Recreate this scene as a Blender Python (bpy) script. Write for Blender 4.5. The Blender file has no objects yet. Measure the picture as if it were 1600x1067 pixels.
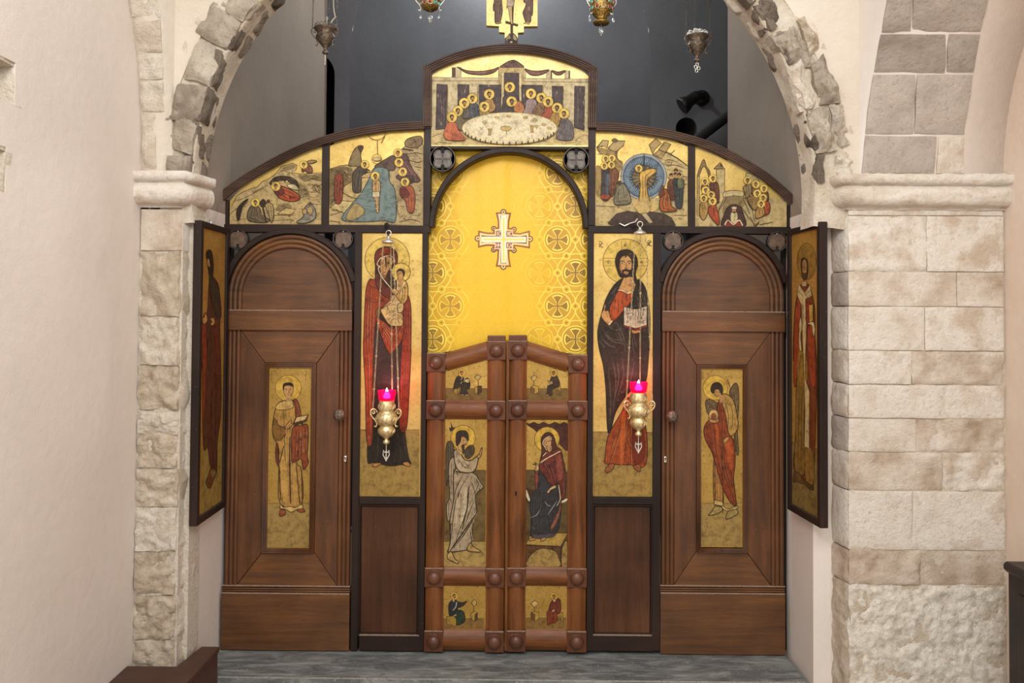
import bpy, bmesh, math, random
from mathutils import Vector, Matrix, noise
from mathutils.geometry import tessellate_polygon
pi = math.pi
C = bpy.context.scene
COL = C.collection
# ------------------------------------------------------------------ camera, light, exposure
S, D, EYE, CX = .003, 3.56, 1.572, .0235          # metres per pixel on the screen's plane, distance, eye height, camera x
ROLL, PITCH, YAW, PY0 = .0067, .0218, .0067, 464.2 # small tilts of the hand-held camera, principal row
cd = bpy.data.cameras.new('camera'); cam = bpy.data.objects.new('camera', cd); COL.objects.link(cam)
ROT = Matrix.Rotation(YAW, 3, 'Z') @ Matrix.Rotation(pi/2+PITCH, 3, 'X') @ Matrix.Rotation(ROLL, 3, 'Z')
cam.location = (CX, -D, EYE); cam.rotation_euler = ROT.to_euler()
cd.sensor_width = 36; cd.lens = 36*(D/S)/1600; cd.shift_y = -(533.5-PY0)/1600; cd.clip_start = .05
C.camera = cam
C.view_settings.view_transform = 'Standard'; C.view_settings.look = 'None'
C.view_settings.gamma = 1; C.view_settings.use_curve_mapping = False
C.view_settings.exposure = 0.1
C.cycles.use_denoising = True
C.cycles.max_bounces = 6
w = bpy.data.worlds.new('world'); C.world = w; w.use_nodes = True
w.node_tree.nodes['Background'].inputs[0].default_value = (1, 1, 1, 1)
w.node_tree.nodes['Background'].inputs[1].default_value = 1.3
def area(name, loc, target, size, power, col):
    l = bpy.data.lights.new(name, 'AREA'); l.shape = 'DISK'; l.size = size; l.energy = power; l.color = col
    o = bpy.data.objects.new(name, l); COL.objects.link(o); o.location = loc
    o.rotation_euler = (Vector(target)-Vector(loc)).to_track_quat('-Z', 'Y').to_euler(); return o
def point(name, loc, r, power, col):
    l = bpy.data.lights.new(name, 'POINT'); l.shadow_soft_size = r; l.energy = power; l.color = col
    o = bpy.data.objects.new(name, l); COL.objects.link(o); o.location = loc; return o
area('nave_lamp', (-.6, -3.7, 3.5), (0, 0, 1.3), 1.1, 56, (1, .985, .955))
area('nave_lamp', (.7, -3.5, 3.5), (.3, 0, 1.2), .8, 30, (1, .985, .955))
point('sanctuary_lamp', (-.09, 2.3, 4.12), .1, 46, (.96, .98, 1)); point('sanctuary_lamp', (-.09, 1.0, 4.35), .12, 62, (.95, .98, 1))

# ------------------------------------------------------------------ pixel -> world on real planes
def P(px, py, Y=0.0):
    d = ROT @ Vector(((px-800)*S/D, -(py-PY0)*S/D, -1))
    return Vector((CX, -D, EYE))+d*((D+Y)/d.y)
def onplane(px, py, p0, n):                        # view ray through a pixel meets a plane
    o = Vector((CX, -D, EYE)); d = P(px, py)-o
    t = (p0-o).dot(n)/d.dot(n)
    return o+d*t
def R(x0, y0, x1, y1, Y=0.0):                      # a photo rectangle as upright world bounds
    a = P((x0), (y0+y1)/2, Y); b = P(x1, (y0+y1)/2, Y)
    t = P((x0+x1)/2, y0, Y); m = P((x0+x1)/2, y1, Y)
    return a.x, b.x, m.z, t.z
def hexc(h):
    f = lambda c: c/12.92 if c <= .04045 else ((c+.055)/1.055)**2.4
    return tuple(f(int(h[i:i+2], 16)/255) for i in (0, 2, 4))+(1,)
def mixh(a, b, t):
    return ''.join('%02x' % round(int(a[i:i+2], 16)*(1-t)+int(b[i:i+2], 16)*t) for i in (0, 2, 4))

# ------------------------------------------------------------------ objects
BASE = {}
def empty(name, loc, label, cat, group=None):
    o = bpy.data.objects.new(name, None); COL.objects.link(o); o.location = loc; o.empty_display_size = .1
    o['label'] = label; o['category'] = cat; o['kind'] = 'thing'
    if group: o['group'] = group
    BASE[o] = Vector(loc); return o
def struct_empty(name, loc):
    o = bpy.data.objects.new(name, None); COL.objects.link(o); o.location = loc; o['kind'] = 'structure'
    BASE[o] = Vector(loc); return o
class MB:
    def __init__(s): s.v, s.f, s.c, s.sm = [], [], [], []
    def add(s, vs, fs, col=None, smooth=False):
        n = len(s.v); s.v += [Vector(p) for p in vs]
        for f in fs: s.f.append([i+n for i in f]); s.c.append(col); s.sm.append(smooth)
    def box(s, x0, x1, y0, y1, z0, z1):
        s.add([(x0,y0,z0),(x1,y0,z0),(x1,y1,z0),(x0,y1,z0),(x0,y0,z1),(x1,y0,z1),(x1,y1,z1),(x0,y1,z1)],
              [(0,3,2,1),(4,5,6,7),(0,1,5,4),(1,2,6,5),(2,3,7,6),(3,0,4,7)])
    def poly(s, pts, Y0, Y1):                      # XZ polygon extruded along Y (Y0 front)
        a = sum(pts[i][0]*pts[(i+1)%len(pts)][1]-pts[(i+1)%len(pts)][0]*pts[i][1] for i in range(len(pts)))
        if a < 0: pts = pts[::-1]
        n = len(pts); tris = tessellate_polygon([[Vector((p[0], p[1], 0)) for p in pts]])
        vs = [(p[0], Y0, p[1]) for p in pts]+[(p[0], Y1, p[1]) for p in pts]
        fs = []
        for t in tris:
            (ax,az),(bx,bz),(cx,cz) = [pts[i] for i in t]
            ccw = (bx-ax)*(cz-az)-(cx-ax)*(bz-az) > 0
            t = tuple(t) if ccw else tuple(t)[::-1]
            fs += [t, tuple(i+n for i in t[::-1])]
        fs += [(i, i+n, (i+1)%n+n, (i+1)%n) for i in range(n)]
        s.add(vs, fs)
    def sweep(s, path, prof, Y0, smooth=True, closed=False):   # path in XZ; prof (d to the left of travel, h towards the viewer)
        n = len(path); m = len(prof); vs = []
        for i, p in enumerate(path):
            a = path[i-1] if (i or closed) else None; b = path[(i+1)%n] if (i < n-1 or closed) else None
            def nn(p, q):
                d = Vector((q[0]-p[0], q[1]-p[1])).normalized(); return Vector((-d.y, d.x))
            if a is None: k = nn(p, b)
            elif b is None: k = nn(a, p)
            else:
                n1, n2 = nn(a, p), nn(p, b); k = n1+n2; k = k/max(.25, k.dot(n1))
            vs += [(p[0]+k.x*d, Y0-h, p[1]+k.y*d) for d, h in prof]
        fs = []
        for i in range(n if closed else n-1):
            for j in range(m-1):
                a0, a1 = i*m+j, i*m+j+1; b0, b1 = ((i+1)%n)*m+j, ((i+1)%n)*m+j+1
                fs.append((a0, a1, b1, b0))
        s.add(vs, fs, None, smooth)
        if not closed:
            s.add(vs[:m], [tuple(range(m))]); s.add(vs[-m:], [tuple(range(m))[::-1]])
    def lathe(s, c, prof, axis='Z', seg=20, smooth=True):      # prof (radius, along axis)
        vs = []; m = len(prof); c = Vector(c)
        for r, h in prof:
            for k in range(seg):
                t = 2*pi*k/seg; x, y = r*math.cos(t), r*math.sin(t)
                vs.append(c+Vector((x, y, h)) if axis == 'Z' else c+Vector((x, -h, y)) if axis == 'Y' else c+Vector((h, x, y)))
        fs = [(i*seg+k, i*seg+(k+1)%seg, (i+1)*seg+(k+1)%seg, (i+1)*seg+k) for i in range(m-1) for k in range(seg)]
        s.add(vs, fs, None, smooth)
        for i, fl in ((0, 1), (m-1, 0)):
            if prof[i][0] > 1e-5: s.add(vs[i*seg:(i+1)*seg], [tuple(range(seg))[::-1] if fl else tuple(range(seg))])
    def tube(s, pts, r, seg=6, closed=False, rs=None):
        pts = [Vector(p) for p in pts]; n = len(pts); vs = []; up = None
        for i, p in enumerate(pts):
            d = (pts[(i+1)%n] if (closed or i < n-1) else p)-(pts[i-1] if (closed or i) else p)
            d.normalize()
            if up is None: up = d.orthogonal().normalized()
            up = (up-d*up.dot(d)).normalized(); q = d.cross(up); rr = rs[i] if rs else r
            vs += [p+(up*math.cos(2*pi*k/seg)+q*math.sin(2*pi*k/seg))*rr for k in range(seg)]
        fs = [(i*seg+k, i*seg+(k+1)%seg, ((i+1)%n)*seg+(k+1)%seg, ((i+1)%n)*seg+k) for i in range(n if closed else n-1) for k in range(seg)]
        s.add(vs, fs, None, True)
        if not closed: s.add(vs[:seg], [tuple(range(seg))[::-1]]); s.add(vs[-seg:], [tuple(range(seg))])
    def build(s, name, mat, parent=None, label=None, kind=None, bevel=0, fix=True):
        b = BASE.get(parent, Vector((0, 0, 0)))
        me = bpy.data.meshes.new(name); me.from_pydata([p-b for p in s.v], [], s.f)
        if any(c is not None for c in s.c):
            at = me.color_attributes.new('Col', 'FLOAT_COLOR', 'CORNER'); buf = []
            for f, c in zip(s.f, s.c): buf += list(c or (1,1,1,1))*len(f)
            at.data.foreach_set('color', buf)
        me.polygons.foreach_set('use_smooth', s.sm)
        if fix or bevel:
            bm = bmesh.new(); bm.from_mesh(me)
            if bevel: bmesh.ops.remove_doubles(bm, verts=bm.verts, dist=1e-5)
            bmesh.ops.recalc_face_normals(bm, faces=bm.faces)
            if bevel:
                ed = [e for e in bm.edges if len(e.link_faces) == 2 and e.calc_face_angle(0) > .6]
                bmesh.ops.bevel(bm, geom=ed, offset=bevel, segments=2, profile=.6, affect='EDGES')
            bm.to_mesh(me); bm.free()
        me.update()
        o = bpy.data.objects.new(name, me); COL.objects.link(o); me.materials.append(mat)
        if parent: o.parent = parent; BASE[o] = b
        else: BASE[o] = Vector((0, 0, 0))
        if label: o['label'] = label
        if kind: o['kind'] = kind
        return o
def tag(o, label, cat, group=None):
    o['label'] = label; o['category'] = cat; o['kind'] = 'thing'
    if group: o['group'] = group
    return o
def boxo(name, mat, parent, rect, Y0, Y1, bevel=.003, label=None):   # box from photo rectangle; rect = (x0,y0,x1,y1)
    x0, x1, z0, z1 = R(*rect, Y0); m = MB(); m.box(x0, x1, Y0, Y1, z0, z1)
    return m.build(name, mat, parent, label, bevel=bevel)
def arc(cx, cz, r, a0, a1, n): return [(cx+r*math.cos(a0+(a1-a0)*i/n), cz+r*math.sin(a0+(a1-a0)*i/n)) for i in range(n+1)]
def reeds(w, n, h, base=.0, seg=6, back=0.0):      # n half-round reeds side by side over width w
    pr = [(0, back)]
    for k in range(n):
        for i in range(seg+1):
            t = pi*i/seg; pr.append((w*(k+.5)/n-w/(2*n)*math.cos(t), base+h*math.sin(t)))
    return pr+[(w, back)]
def catmull(p, closed=True, k=5):
    n = len(p); out = []
    for i in range(n if closed else n-1):
        g = lambda j: p[j % n] if closed else p[min(max(j, 0), n-1)]
        a, b, c, d = g(i-1), g(i), g(i+1), g(i+2)
        for s in range(k):
            t = s/k
            out.append(tuple(.5*(2*b[q]+(c[q]-a[q])*t+(2*a[q]-5*b[q]+4*c[q]-d[q])*t*t+(3*b[q]-a[q]-3*c[q]+d[q])*t**3) for q in (0, 1)))
    if not closed: out.append(p[-1])
    return out

# ------------------------------------------------------------------ materials
class NT:
    def __init__(s, name):
        s.m = bpy.data.materials.new(name); s.m.use_nodes = True; s.t = s.m.node_tree; s.b = s.t.nodes['Principled BSDF']
        s.co = s.n('ShaderNodeTexCoord').outputs['Object']
    def n(s, k, **a):
        x = s.t.nodes.new(k)
        for q, v in a.items():
            if q in x.inputs: s.set(x.inputs[q], v)
            else: setattr(x, q, v)
        return x
    def set(s, i, v):
        if hasattr(v, 'is_linked') and hasattr(v, 'node'): s.t.links.new(v, i)
        else: i.default_value = v
    def map(s, sc):
        x = s.n('ShaderNodeMapping'); s.set(x.inputs[0], s.co); x.inputs['Scale'].default_value = sc; return x.outputs[0]
    def noise(s, sc, det=5, co=None, rough=.55, dist=0):
        x = s.n('ShaderNodeTexNoise'); s.set(x.inputs['Vector'], co or s.co)
        x.inputs['Scale'].default_value = sc; x.inputs['Detail'].default_value = det; x.inputs['Roughness'].default_value = rough; x.inputs['Distortion'].default_value = dist
        return x.outputs['Fac']
    def ramp(s, f, stops):
        x = s.n('ShaderNodeValToRGB'); s.set(x.inputs[0], f); e = x.color_ramp.elements
        while len(e) < len(stops): e.new(.5)
        for q, (p, c) in zip(e, stops): q.position = p; q.color = hexc(c) if isinstance(c, str) else (c, c, c, 1)
        return x.outputs[0]
    def mix(s, f, a, b, mode='MIX'):
        x = s.n('ShaderNodeMix', data_type='RGBA', blend_type=mode)
        s.set(x.inputs[0], f)
        for i, v in ((6, a), (7, b)):
            s.set(x.inputs[i], hexc(v) if isinstance(v, str) else v)
        return x.outputs[2]
    def math(s, op, a, b=0.0, clamp=False):
        x = s.n('ShaderNodeMath', operation=op, use_clamp=clamp); s.set(x.inputs[0], a); s.set(x.inputs[1], b); return x.outputs[0]
    def bump(s, h, st, d=.01):
        x = s.n('ShaderNodeBump'); s.set(x.inputs['Height'], h); x.inputs['Strength'].default_value = st; x.inputs['Distance'].default_value = d
        s.set(s.b.inputs['Normal'], x.outputs[0])
    def done(s, col=None, rough=.7, metal=0, spec=.5):
        if col is not None: s.set(s.b.inputs['Base Color'], hexc(col) if isinstance(col, str) else col)
        s.set(s.b.inputs['Roughness'], rough); s.set(s.b.inputs['Metallic'], metal); s.b.inputs['Specular IOR Level'].default_value = spec
        return s.m
    def rand(s): return s.n('ShaderNodeObjectInfo').outputs['Random']
def plaster(name, c0, c1, fine=160, st=.35):
    t = NT(name); a = t.noise(2.2, 4); b = t.noise(fine, 4); c = t.noise(24, 5)
    col = t.mix(t.ramp(a, [(.3, 0), (.7, 1)]), c0, c1)
    col = t.mix(.25, col, t.ramp(c, [(.3, c0), (.7, c1)]))
    t.bump(t.math('ADD', t.math('MULTIPLY', b, .35), c), st, .012)
    return t.done(col, .9, 0, .15)
def stone(name, cs, fine=1.0, st=.7, pits=.0, dark='6f6355'):
    t = NT(name); r = t.rand(); a = t.noise(9*fine, 6); b = t.noise(60*fine, 6, rough=.7); c = t.noise(3, 3)
    v = t.math('ADD', t.math('MULTIPLY', a, .7), t.math('MULTIPLY', r, .3))
    col = t.ramp(v, [(.28+.42*i/(len(cs)-1), q) for i, q in enumerate(cs)])
    col = t.mix(t.ramp(b, [(.30, .55), (.46, 0)]), col, dark)
    if pits:
        vo = t.n('ShaderNodeTexVoronoi'); t.set(vo.inputs['Vector'], t.co); vo.inputs['Scale'].default_value = 55
        pk = t.math('MULTIPLY', t.ramp(vo.outputs['Distance'], [(.05, 1), (.28, 0)]), t.ramp(c, [(.45, 0), (.6, pits)]))
        col = t.mix(pk, col, dark)
    t.bump(t.math('ADD', t.math('MULTIPLY', b, .8), a), st, .035)
    return t.done(col, .92, 0, .12)
def wood(name, c0, c1, c2, axis, rough=.42, streak=1.0, scuff='8a6a50', sc=1.0, bump=.12):
    t = NT(name); k = 16*sc; l = 1.1*sc
    m = {'x': (l, k, k), 'z': (k, k, l)}[axis]
    mp = t.map(m); g = t.noise(2.2, 7, mp, .65, .4); f = t.noise(14, 4, mp, .6); big = t.noise(2.4, 3)
    v = t.math('ADD', t.math('MULTIPLY', g, .62*streak), t.math('MULTIPLY', big, 1-.62*streak))
    col = t.ramp(v, [(.33, c0), (.5, c1), (.68, c2)])
    col = t.mix(t.ramp(f, [(.3, .35), (.5, 0)]), col, c0)
    sp = t.noise(95, 2); col = t.mix(t.ramp(sp, [(.70, 0), (.77, .55)]), col, scuff)
    t.bump(t.math('ADD', g, f), bump, .004)
    sheen_ = .26 if 'royal' in name or 'block' in name else .22 if 'dark' in name or 'reed' in name or 'panel' in name else .42
    rg = t.ramp(t.noise(7, 4), [(.3, rough-.08), (.7, rough+.14)])
    return t.done(col, rg, 0, sheen_)
M = {}
M['plaster'] = plaster('plaster', 'dbd0c6', 'd1c6bb', 210, .2)
M['plaster_soft'] = plaster('plaster_soft', 'cfc4b5', 'c3b6a4', 60, .45)
M['plaster_dimmed'] = plaster('plaster_dimmed', '928679', '86796d', 120, .22)  # same plaster as the jambs, the sanctuary's dimness put into its colour
M['plaster_pink'] = plaster('plaster_pink', 'd8c7b6', 'cdb5a2', 160, .25)
M['limestone'] = stone('limestone', ['ab9682', 'c4b4a2', 'd4c9bb', 'dbd2c6', 'c0ae9a'], .8, .5, 0, 'a8947e')
M['limestone_grey'] = stone('limestone_grey', ['8f8377', 'a4988d', 'afa398', 'bbafa3'], 1.0, .5, 0, '7f7368')
M['rough_stone'] = stone('rough_stone', ['ad9c86', 'c2b29d', 'd2c6b5', 'dad0c2'], 1.8, .55, .45, '94836f')
M['dark_stone'] = stone('dark_stone', ['63584c', '877a6b', '9f9180', 'aea18e'], 1.8, 1.0, .8, '453c32')
M['voussoir'] = stone('voussoir', ['887b6d', 'a29585', 'b5a897', 'c4b8a7'], 1.3, .6, .45, '7a6d60')
M['mortar'] = stone('mortar', ['c7b59b', 'd8cab5', 'e0d5c4', 'd6c8b2'], 1.2, .7, .0, 'b09c82')
M['rubble'] = stone('rubble', ['c9b9a2', 'dccfbc', 'e8dfd1', 'c6bcab'], 2.4, .5, .6, 'a1968a')
M['dark_wood'] = wood('dark_wood', '1d130e', '291c16', '35251d', 'z', .5, .7, '7a6a60')
M['dark_wood_h'] = wood('dark_wood_h', '1d130e', '291c16', '35251d', 'x', .5, .7, '7a6a60')
M['reed_wood'] = wood('reed_wood', '33251e', '4c3a31', '695343', 'x', .36, .6, '8d7262')
M['door_wood'] = wood('door_wood', '341f10', '57341b', '704524', 'z', .42, .75)
M['door_wood_h'] = wood('door_wood_h', '382414', '5e3b1f', '7d5129', 'x', .42, .75)
M['panel_wood'] = wood('panel_wood', '2f1c11', '4b2e1c', '5e3c27', 'z', .45, .55, '7a4c33')
M['royal_wood'] = wood('royal_wood', '40240f', '6e4121', '8a552a', 'z', .38, .8, 'a87440')
M['royal_wood_h'] = wood('royal_wood_h', '42260f', '704222', '8c5931', 'x', .38, .8, 'b08058')
M['block_wood'] = wood('block_wood', '3c2113', '5a3420', '6e432a', 'z', .36, .6, '94694c')
M['boss_wood'] = wood('boss_wood', '3e2317', '5c3826', '744a33', 'z', .28, .5, 'a07a60')
M['choc'] = wood('choc', '3a241b', '452c21', '4e3428', 'x', .5, .4, '6a5044')
M['black_wood'] = wood('black_wood', '160c09', '1f120e', '2c1b15', 'x', .35, .6, '3a2820')
def simple(name, c, rough=.5, metal=0, c2=None, sc=60, bump=0, spec=.5):
    t = NT(name); n = t.noise(sc, 5)
    if bump: t.bump(n, bump, .004)
    return t.done(t.ramp(n, [(.35, c), (.65, c2 or c)]), rough, metal, spec)
M['dust'] = simple('dust', '9d9a93', .6, 0, '7c7a76', 90)
M['worn'] = simple('worn', '9c8674', .6, 0, '7d6552', 120)
M['iron'] = simple('iron', '1d1a18', .45, .4, '2b2724')
M['rosette'] = simple('rosette', '4a423a', .5, .2, '6a6057', 40)
M['rosette_brown'] = simple('rosette_brown', '4d3a2c', .5, .1, '6b5440', 40)
M['rim_metal'] = simple('rim_metal', '3b342f', .35, .5, '57504a')
M['black'] = simple('black', '060505', .8)
M['apse_lightened'] = plaster('apse_lightened', '6e6e71', '636366', 140, .25)  # back wall's lighter copy of the apse grey, brightened in colour instead of light
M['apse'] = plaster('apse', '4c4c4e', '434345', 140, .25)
M['bronze'] = simple('bronze', '54473b', .45, .6, '857462', 90, .8)
M['brass'] = simple('brass', 'c9ab72', .3, .7, 'efdcae', 75, .8)
M['chain_gold'] = simple('chain_gold', 'b09a70', .3, .8, 'd8c8a0')
M['silver'] = simple('silver', 'cfc8ba', .3, .7, 'ece6da')
M['ornate_gold'] = simple('ornate_gold', '6b4d22', .3, .8, 'c9a356', 110, .9)
M['white_lace'] = simple('white_lace', 'f4f0ea', .8, 0, 'e6e0d8')
M['cord'] = simple('cord', 'd8cdb4', .7)
M['teal_gem'] = simple('teal_gem', '1f9c8c', .1, 0, '36c4ae')
M['red_gem'] = simple('red_gem', '9c2a2a', .1)
M['floor'] = simple('floor', '97846f', .6, 0, 'a8957f', 6)
t = NT('marble'); mp_ = t.n('ShaderNodeMapping'); t.set(mp_.inputs[0], t.co); mp_.inputs['Rotation'].default_value = (0, 0, -.5); mp_.inputs['Scale'].default_value = (1.6, 7, 3); mp = mp_.outputs[0]; a = t.noise(3.0, 10, mp, .72, 1.0); b = t.noise(70, 3)
col = t.ramp(a, [(.3, '47484a'), (.46, '636564'), (.56, '7d7f7c'), (.70, '9ea09a')])
col = t.mix(t.ramp(b, [(.64, 0), (.72, .5)]), col, 'b8b4aa'); t.bump(b, .08, .003); M['marble'] = t.done(col, .42, 0, .5)
# gold leaf: real metal under a dull varnish
def gold(name, c0, c1, speck, sp=.5, metal=.55):
    t = NT(name); a = t.noise(7, 6, rough=.65); b = t.noise(85, 4, rough=.7); c = t.noise(26, 7, rough=.75)
    col = t.ramp(a, [(.32, c0), (.68, c1)])
    col = t.mix(t.ramp(b, [(.57, 0), (.68, sp)]), col, speck)
    col = t.mix(t.ramp(c, [(.56, 0), (.70, sp*.9)]), col, speck)
    col = t.mix(t.ramp(b, [(.30, .35), (.42, 0)]), col, 'f2dca0')
    t.bump(b, .15, .002)
    return t.done(col, t.ramp(c, [(.3, .38), (.7, .55)]), metal, .4)
M['gold'] = gold('gold', 'b3924c', 'ccb066', '6e5628', .6)
M['gold_bright'] = gold('gold_bright', 'c6a964', 'dac285', '7e6636', .6, .4)
M['gold_old'] = gold('gold_old', '9c7834', 'b8944a', '453114', .75)
M['gold_dull'] = gold('gold_dull', 'a0742f', 'b98b40', '5a3f1a', .5, .4)
t = NT('paint'); at = t.n('ShaderNodeVertexColor', layer_name='Col').outputs[0]
b = t.noise(30, 7, rough=.75); c = t.noise(75, 4, rough=.7); e = t.noise(9, 4)
col = t.mix(.12, at, '6a583c'); col = t.mix(1, col, 'f4eee2', 'MULTIPLY'); col = t.mix(t.ramp(b, [(.34, .6), (.54, 0)]), col, '4a3826', 'MULTIPLY')
col = t.mix(t.ramp(c, [(.30, .55), (.42, 0)]), col, '2a1e14'); col = t.mix(t.ramp(c, [(.62, 0), (.72, .16)]), col, 'd2bc8c')
col = t.mix(t.ramp(e, [(.35, .15), (.6, 0)]), col, '5a4628', 'MULTIPLY')
M['paint'] = t.done(col, .55, 0, .18)
t = NT('satin'); at = t.n('ShaderNodeVertexColor', layer_name='Col').outputs[0]; b = t.noise(5, 3); c = t.noise(400, 2)
col = t.mix(t.ramp(b, [(.35, .0), (.7, .3)]), at, 'e2b21c'); t.bump(c, .1, .001)
M['satin'] = t.done(col, .45, 0, .4); t.b.inputs['Sheen Weight'].default_value = .2
# glass, flame
t = NT('red_glass'); tr = t.n('ShaderNodeBsdfTransparent'); tr.inputs[0].default_value = (1, .10, .42, 1)
gl = t.n('ShaderNodeBsdfPrincipled'); gl.inputs['Base Color'].default_value = (.8, .01, .22, 1); gl.inputs['Roughness'].default_value = .08
mx = t.n('ShaderNodeMixShader'); mx.inputs[0].default_value = .28; t.t.links.new(tr.outputs[0], mx.inputs[1]); t.t.links.new(gl.outputs[0], mx.inputs[2])
t.t.links.new(mx.outputs[0], t.t.nodes['Material Output'].inputs[0]); M['red_glass'] = t.m
t = NT('flame'); t.b.inputs['Emission Color'].default_value = (1, .72, .62, 1); t.b.inputs['Emission Strength'].default_value = 14; M['flame'] = t.done('ffffff', .5)
t = NT('crystal'); t.b.inputs['Transmission Weight'].default_value = .85; M['crystal'] = t.done('e8ecec', .05)
# ================================================================== SETTING
rnd = random.Random(7)
def sm(a, b, x):
    x = min(1, max(0, (x-a)/(b-a))); return x*x*(3-2*x)
def patch(m, q, n, depth, amp, seed, nu=10, nv=8, edge=.010, edw=.018, wob=.006, fr=9.0):
    """a stone: quad q (bl, br, tr, tl) swollen along n, ragged rim, sides going back by depth"""
    q = [Vector(p) for p in q]; n = Vector(n).normalized(); off = Vector((seed*3.7, seed*1.3, seed*5.1)); vs = []
    ex = (q[1]-q[0]).normalized(); ez = (q[3]-q[0]).normalized()
    Lx, Lz = (q[1]-q[0]).length, (q[3]-q[0]).length
    def par(n_, L): a = min(.2, .0045/L); b = min(.3, .013/L); return [0, a, b]+[b+(1-2*b)*i/(n_-4) for i in range(1, n_-4)]+[1-b, 1-a, 1]
    nu, nv = max(nu, 7), max(nv, 7); us, vz = par(nu, Lx), par(nv, Lz); nu, nv = len(us)-1, len(vz)-1
    for j in range(nv+1):
        for i in range(nu+1):
            u, v = us[i], vz[j]
            p = q[0]*(1-u)*(1-v)+q[1]*u*(1-v)+q[2]*u*v+q[3]*(1-u)*v
            d = min(u*Lx, (1-u)*Lx, v*Lz, (1-v)*Lz)/(edw if edw > .9 else 1)
            p = p+ex*noise.noise(p*14+off)*wob+ez*noise.noise(p*14-off)*wob
            h = amp*(noise.fractal(p*fr+off, .85, 2.2, 5)) - edge*(1-sm(0, edw, d))
            vs.append(p+n*h)
    w_ = nu+1; fs = [(j*w_+i, j*w_+i+1, (j+1)*w_+i+1, (j+1)*w_+i) for j in range(nv) for i in range(nu)]
    m.add(vs, fs, None, amp < .03)
    rim = [i for i in range(w_)]+[j*w_+nu for j in range(1, nv+1)]+[nv*w_+i for i in range(nu-1, -1, -1)]+[j*w_ for j in range(nv-1, 0, -1)]
    k = len(rim); a = [vs[i] for i in rim]; b = [p-n*depth for p in a]
    m.add(a+b, [(i, i+k, (i+1) % k+k, (i+1) % k) for i in range(k)])
    return m
YP, YB = -.41, -.245                                # pier front plane, back of the arch ring
XL, XR = -1.553, 2.04                               # side walls
# marble step and nave floor
m = MB(); m.box(-3.2, 3.6, -6, .0, -.26, -.16); m.build('floor', M['floor'], kind='structure')
st = struct_empty('trim_1', (0, 0, -.16))
m = MB(); m.box(-1.352, 1.277, -.262, .06, -.04, 0); m.build('step_slab', M['marble'], st, bevel=.004)
m = MB(); m.box(-1.352, 1.277, -.262, -.258, -.004, .0006); m.build('worn_nosing', M['dust'], st)
m = MB(); m.box(-1.352, 1.274, -.245, .06, -.16, -.04); m.build('step_riser', M['marble'], st)
m = MB(); m.box(-2.2, 2.4, .06, 4.6, -.16, 0); m.build('floor', M['floor'], kind='structure')
# side walls of the bay, the left one with two putlog holes
def wall_x(m, x, th, y0, y1, z0, z1, holes=()):
    ys = sorted({y0, y1, *[h[0] for h in holes], *[h[1] for h in holes]}); zs = sorted({z0, z1, *[h[2] for h in holes], *[h[3] for h in holes]})
    for a, b in zip(ys, ys[1:]):
        for c, d in zip(zs, zs[1:]):
            if any(h[0] <= a and b <= h[1] and h[2] <= c and d <= h[3] for h in holes): continue
            m.box(min(x, x+th), max(x, x+th), a, b, c, d)
    return m
holes = [(-1.5, -1.206, 2.215, 2.347), (-1.55, -1.242, 1.935, 2.074)]
wl = wall_x(MB(), XL, -.22, -2.6, .0, -.16, 3.7, holes).build('wall_left', M['plaster'], kind='structure')
for h in holes:                                     # rough stone lining of each hole
    m = MB()
    m.box(XL-.22, XL-.15, h[0]-.01, h[1]+.01, h[2]-.01, h[3]+.01)
    patch(m, [(XL-.001, h[1]-.006, h[2]), (XL-.16, h[1]-.03, h[2]), (XL-.16, h[1]-.03, h[3]), (XL-.001, h[1]-.006, h[3])], (0, -1, 0), .03, .012, 3+h[0], 8, 8, .002)
    patch(m, [(XL-.001, h[0], h[3]-.004), (XL-.001, h[1], h[3]-.012), (XL-.16, h[1], h[3]-.03), (XL-.16, h[0], h[3]-.03)], (0, 0, -1), .03, .01, 9+h[0], 8, 8, .002)
    m.build('stone_lining', M['mortar'], wl)
wall_x(MB(), XR, .22, -2.6, .0, -.16, 3.7).build('wall_right', M['plaster_pink'], kind='structure')
# jambs of the opening (plaster), continuing back as the sanctuary's side walls
m = MB(); m.box(XL-.1, -1.354, -.30, .06, -.16, 2.03); m.build('wall_jamb_left', M['plaster'], kind='structure')
m = MB(); m.box(XL-.1, -1.366, .06, 1.895, -.16, 4.7); m.box(XL-.1, -1.354, -.25, .06, 2.03, 4.7); m.box(1.302, 2.2, -.25, .06, 2.03, 4.7); m.box(1.301, 2.2, .06, 1.056, -.16, 4.7); m.build('wall_sanctuary', M['plaster_dimmed'], kind='structure')
jx = [(1.30, .06), (1.30, -.272), (1.364, -.297), (1.40, -.297), (2.2, -.292), (2.2, .06)]
m = MB(); n_ = len(jx)
m.add([(x, y, z) for z in (-.16, 2.03) for x, y in jx], [tuple(range(n_))[::-1], tuple(range(n_, 2*n_))]+[(i, (i+1) % n_, (i+1) % n_+n_, i+n_) for i in range(n_)])
m.build('wall_jamb_right', M['plaster'], kind='structure')
# spandrel wall over the arch
ACX, ACZ, RI, RO = -.04, 2.075, 1.296, 1.455
a0 = math.radians(-2)
outer = [(XL-.05, 1.95), (XL-.05, 3.75), (XR+.05, 3.75), (XR+.05, 1.95)]
hole = [(ACX+RO*.985, 1.95)]+arc(ACX, ACZ, RO*.985, 0, pi, 48)+[(ACX-RO*.985, 1.95)]
pl = [(XR+.05, 1.95), (XR+.05, 3.75), (XL-.05, 3.75), (XL-.05, 1.95)]
pts = hole+[outer[0], outer[1], outer[2], outer[3]]
m = MB(); m.poly(pts, YP+.012, YB-.02); m.build('wall_arch', M['plaster_soft'], kind='structure')
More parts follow.
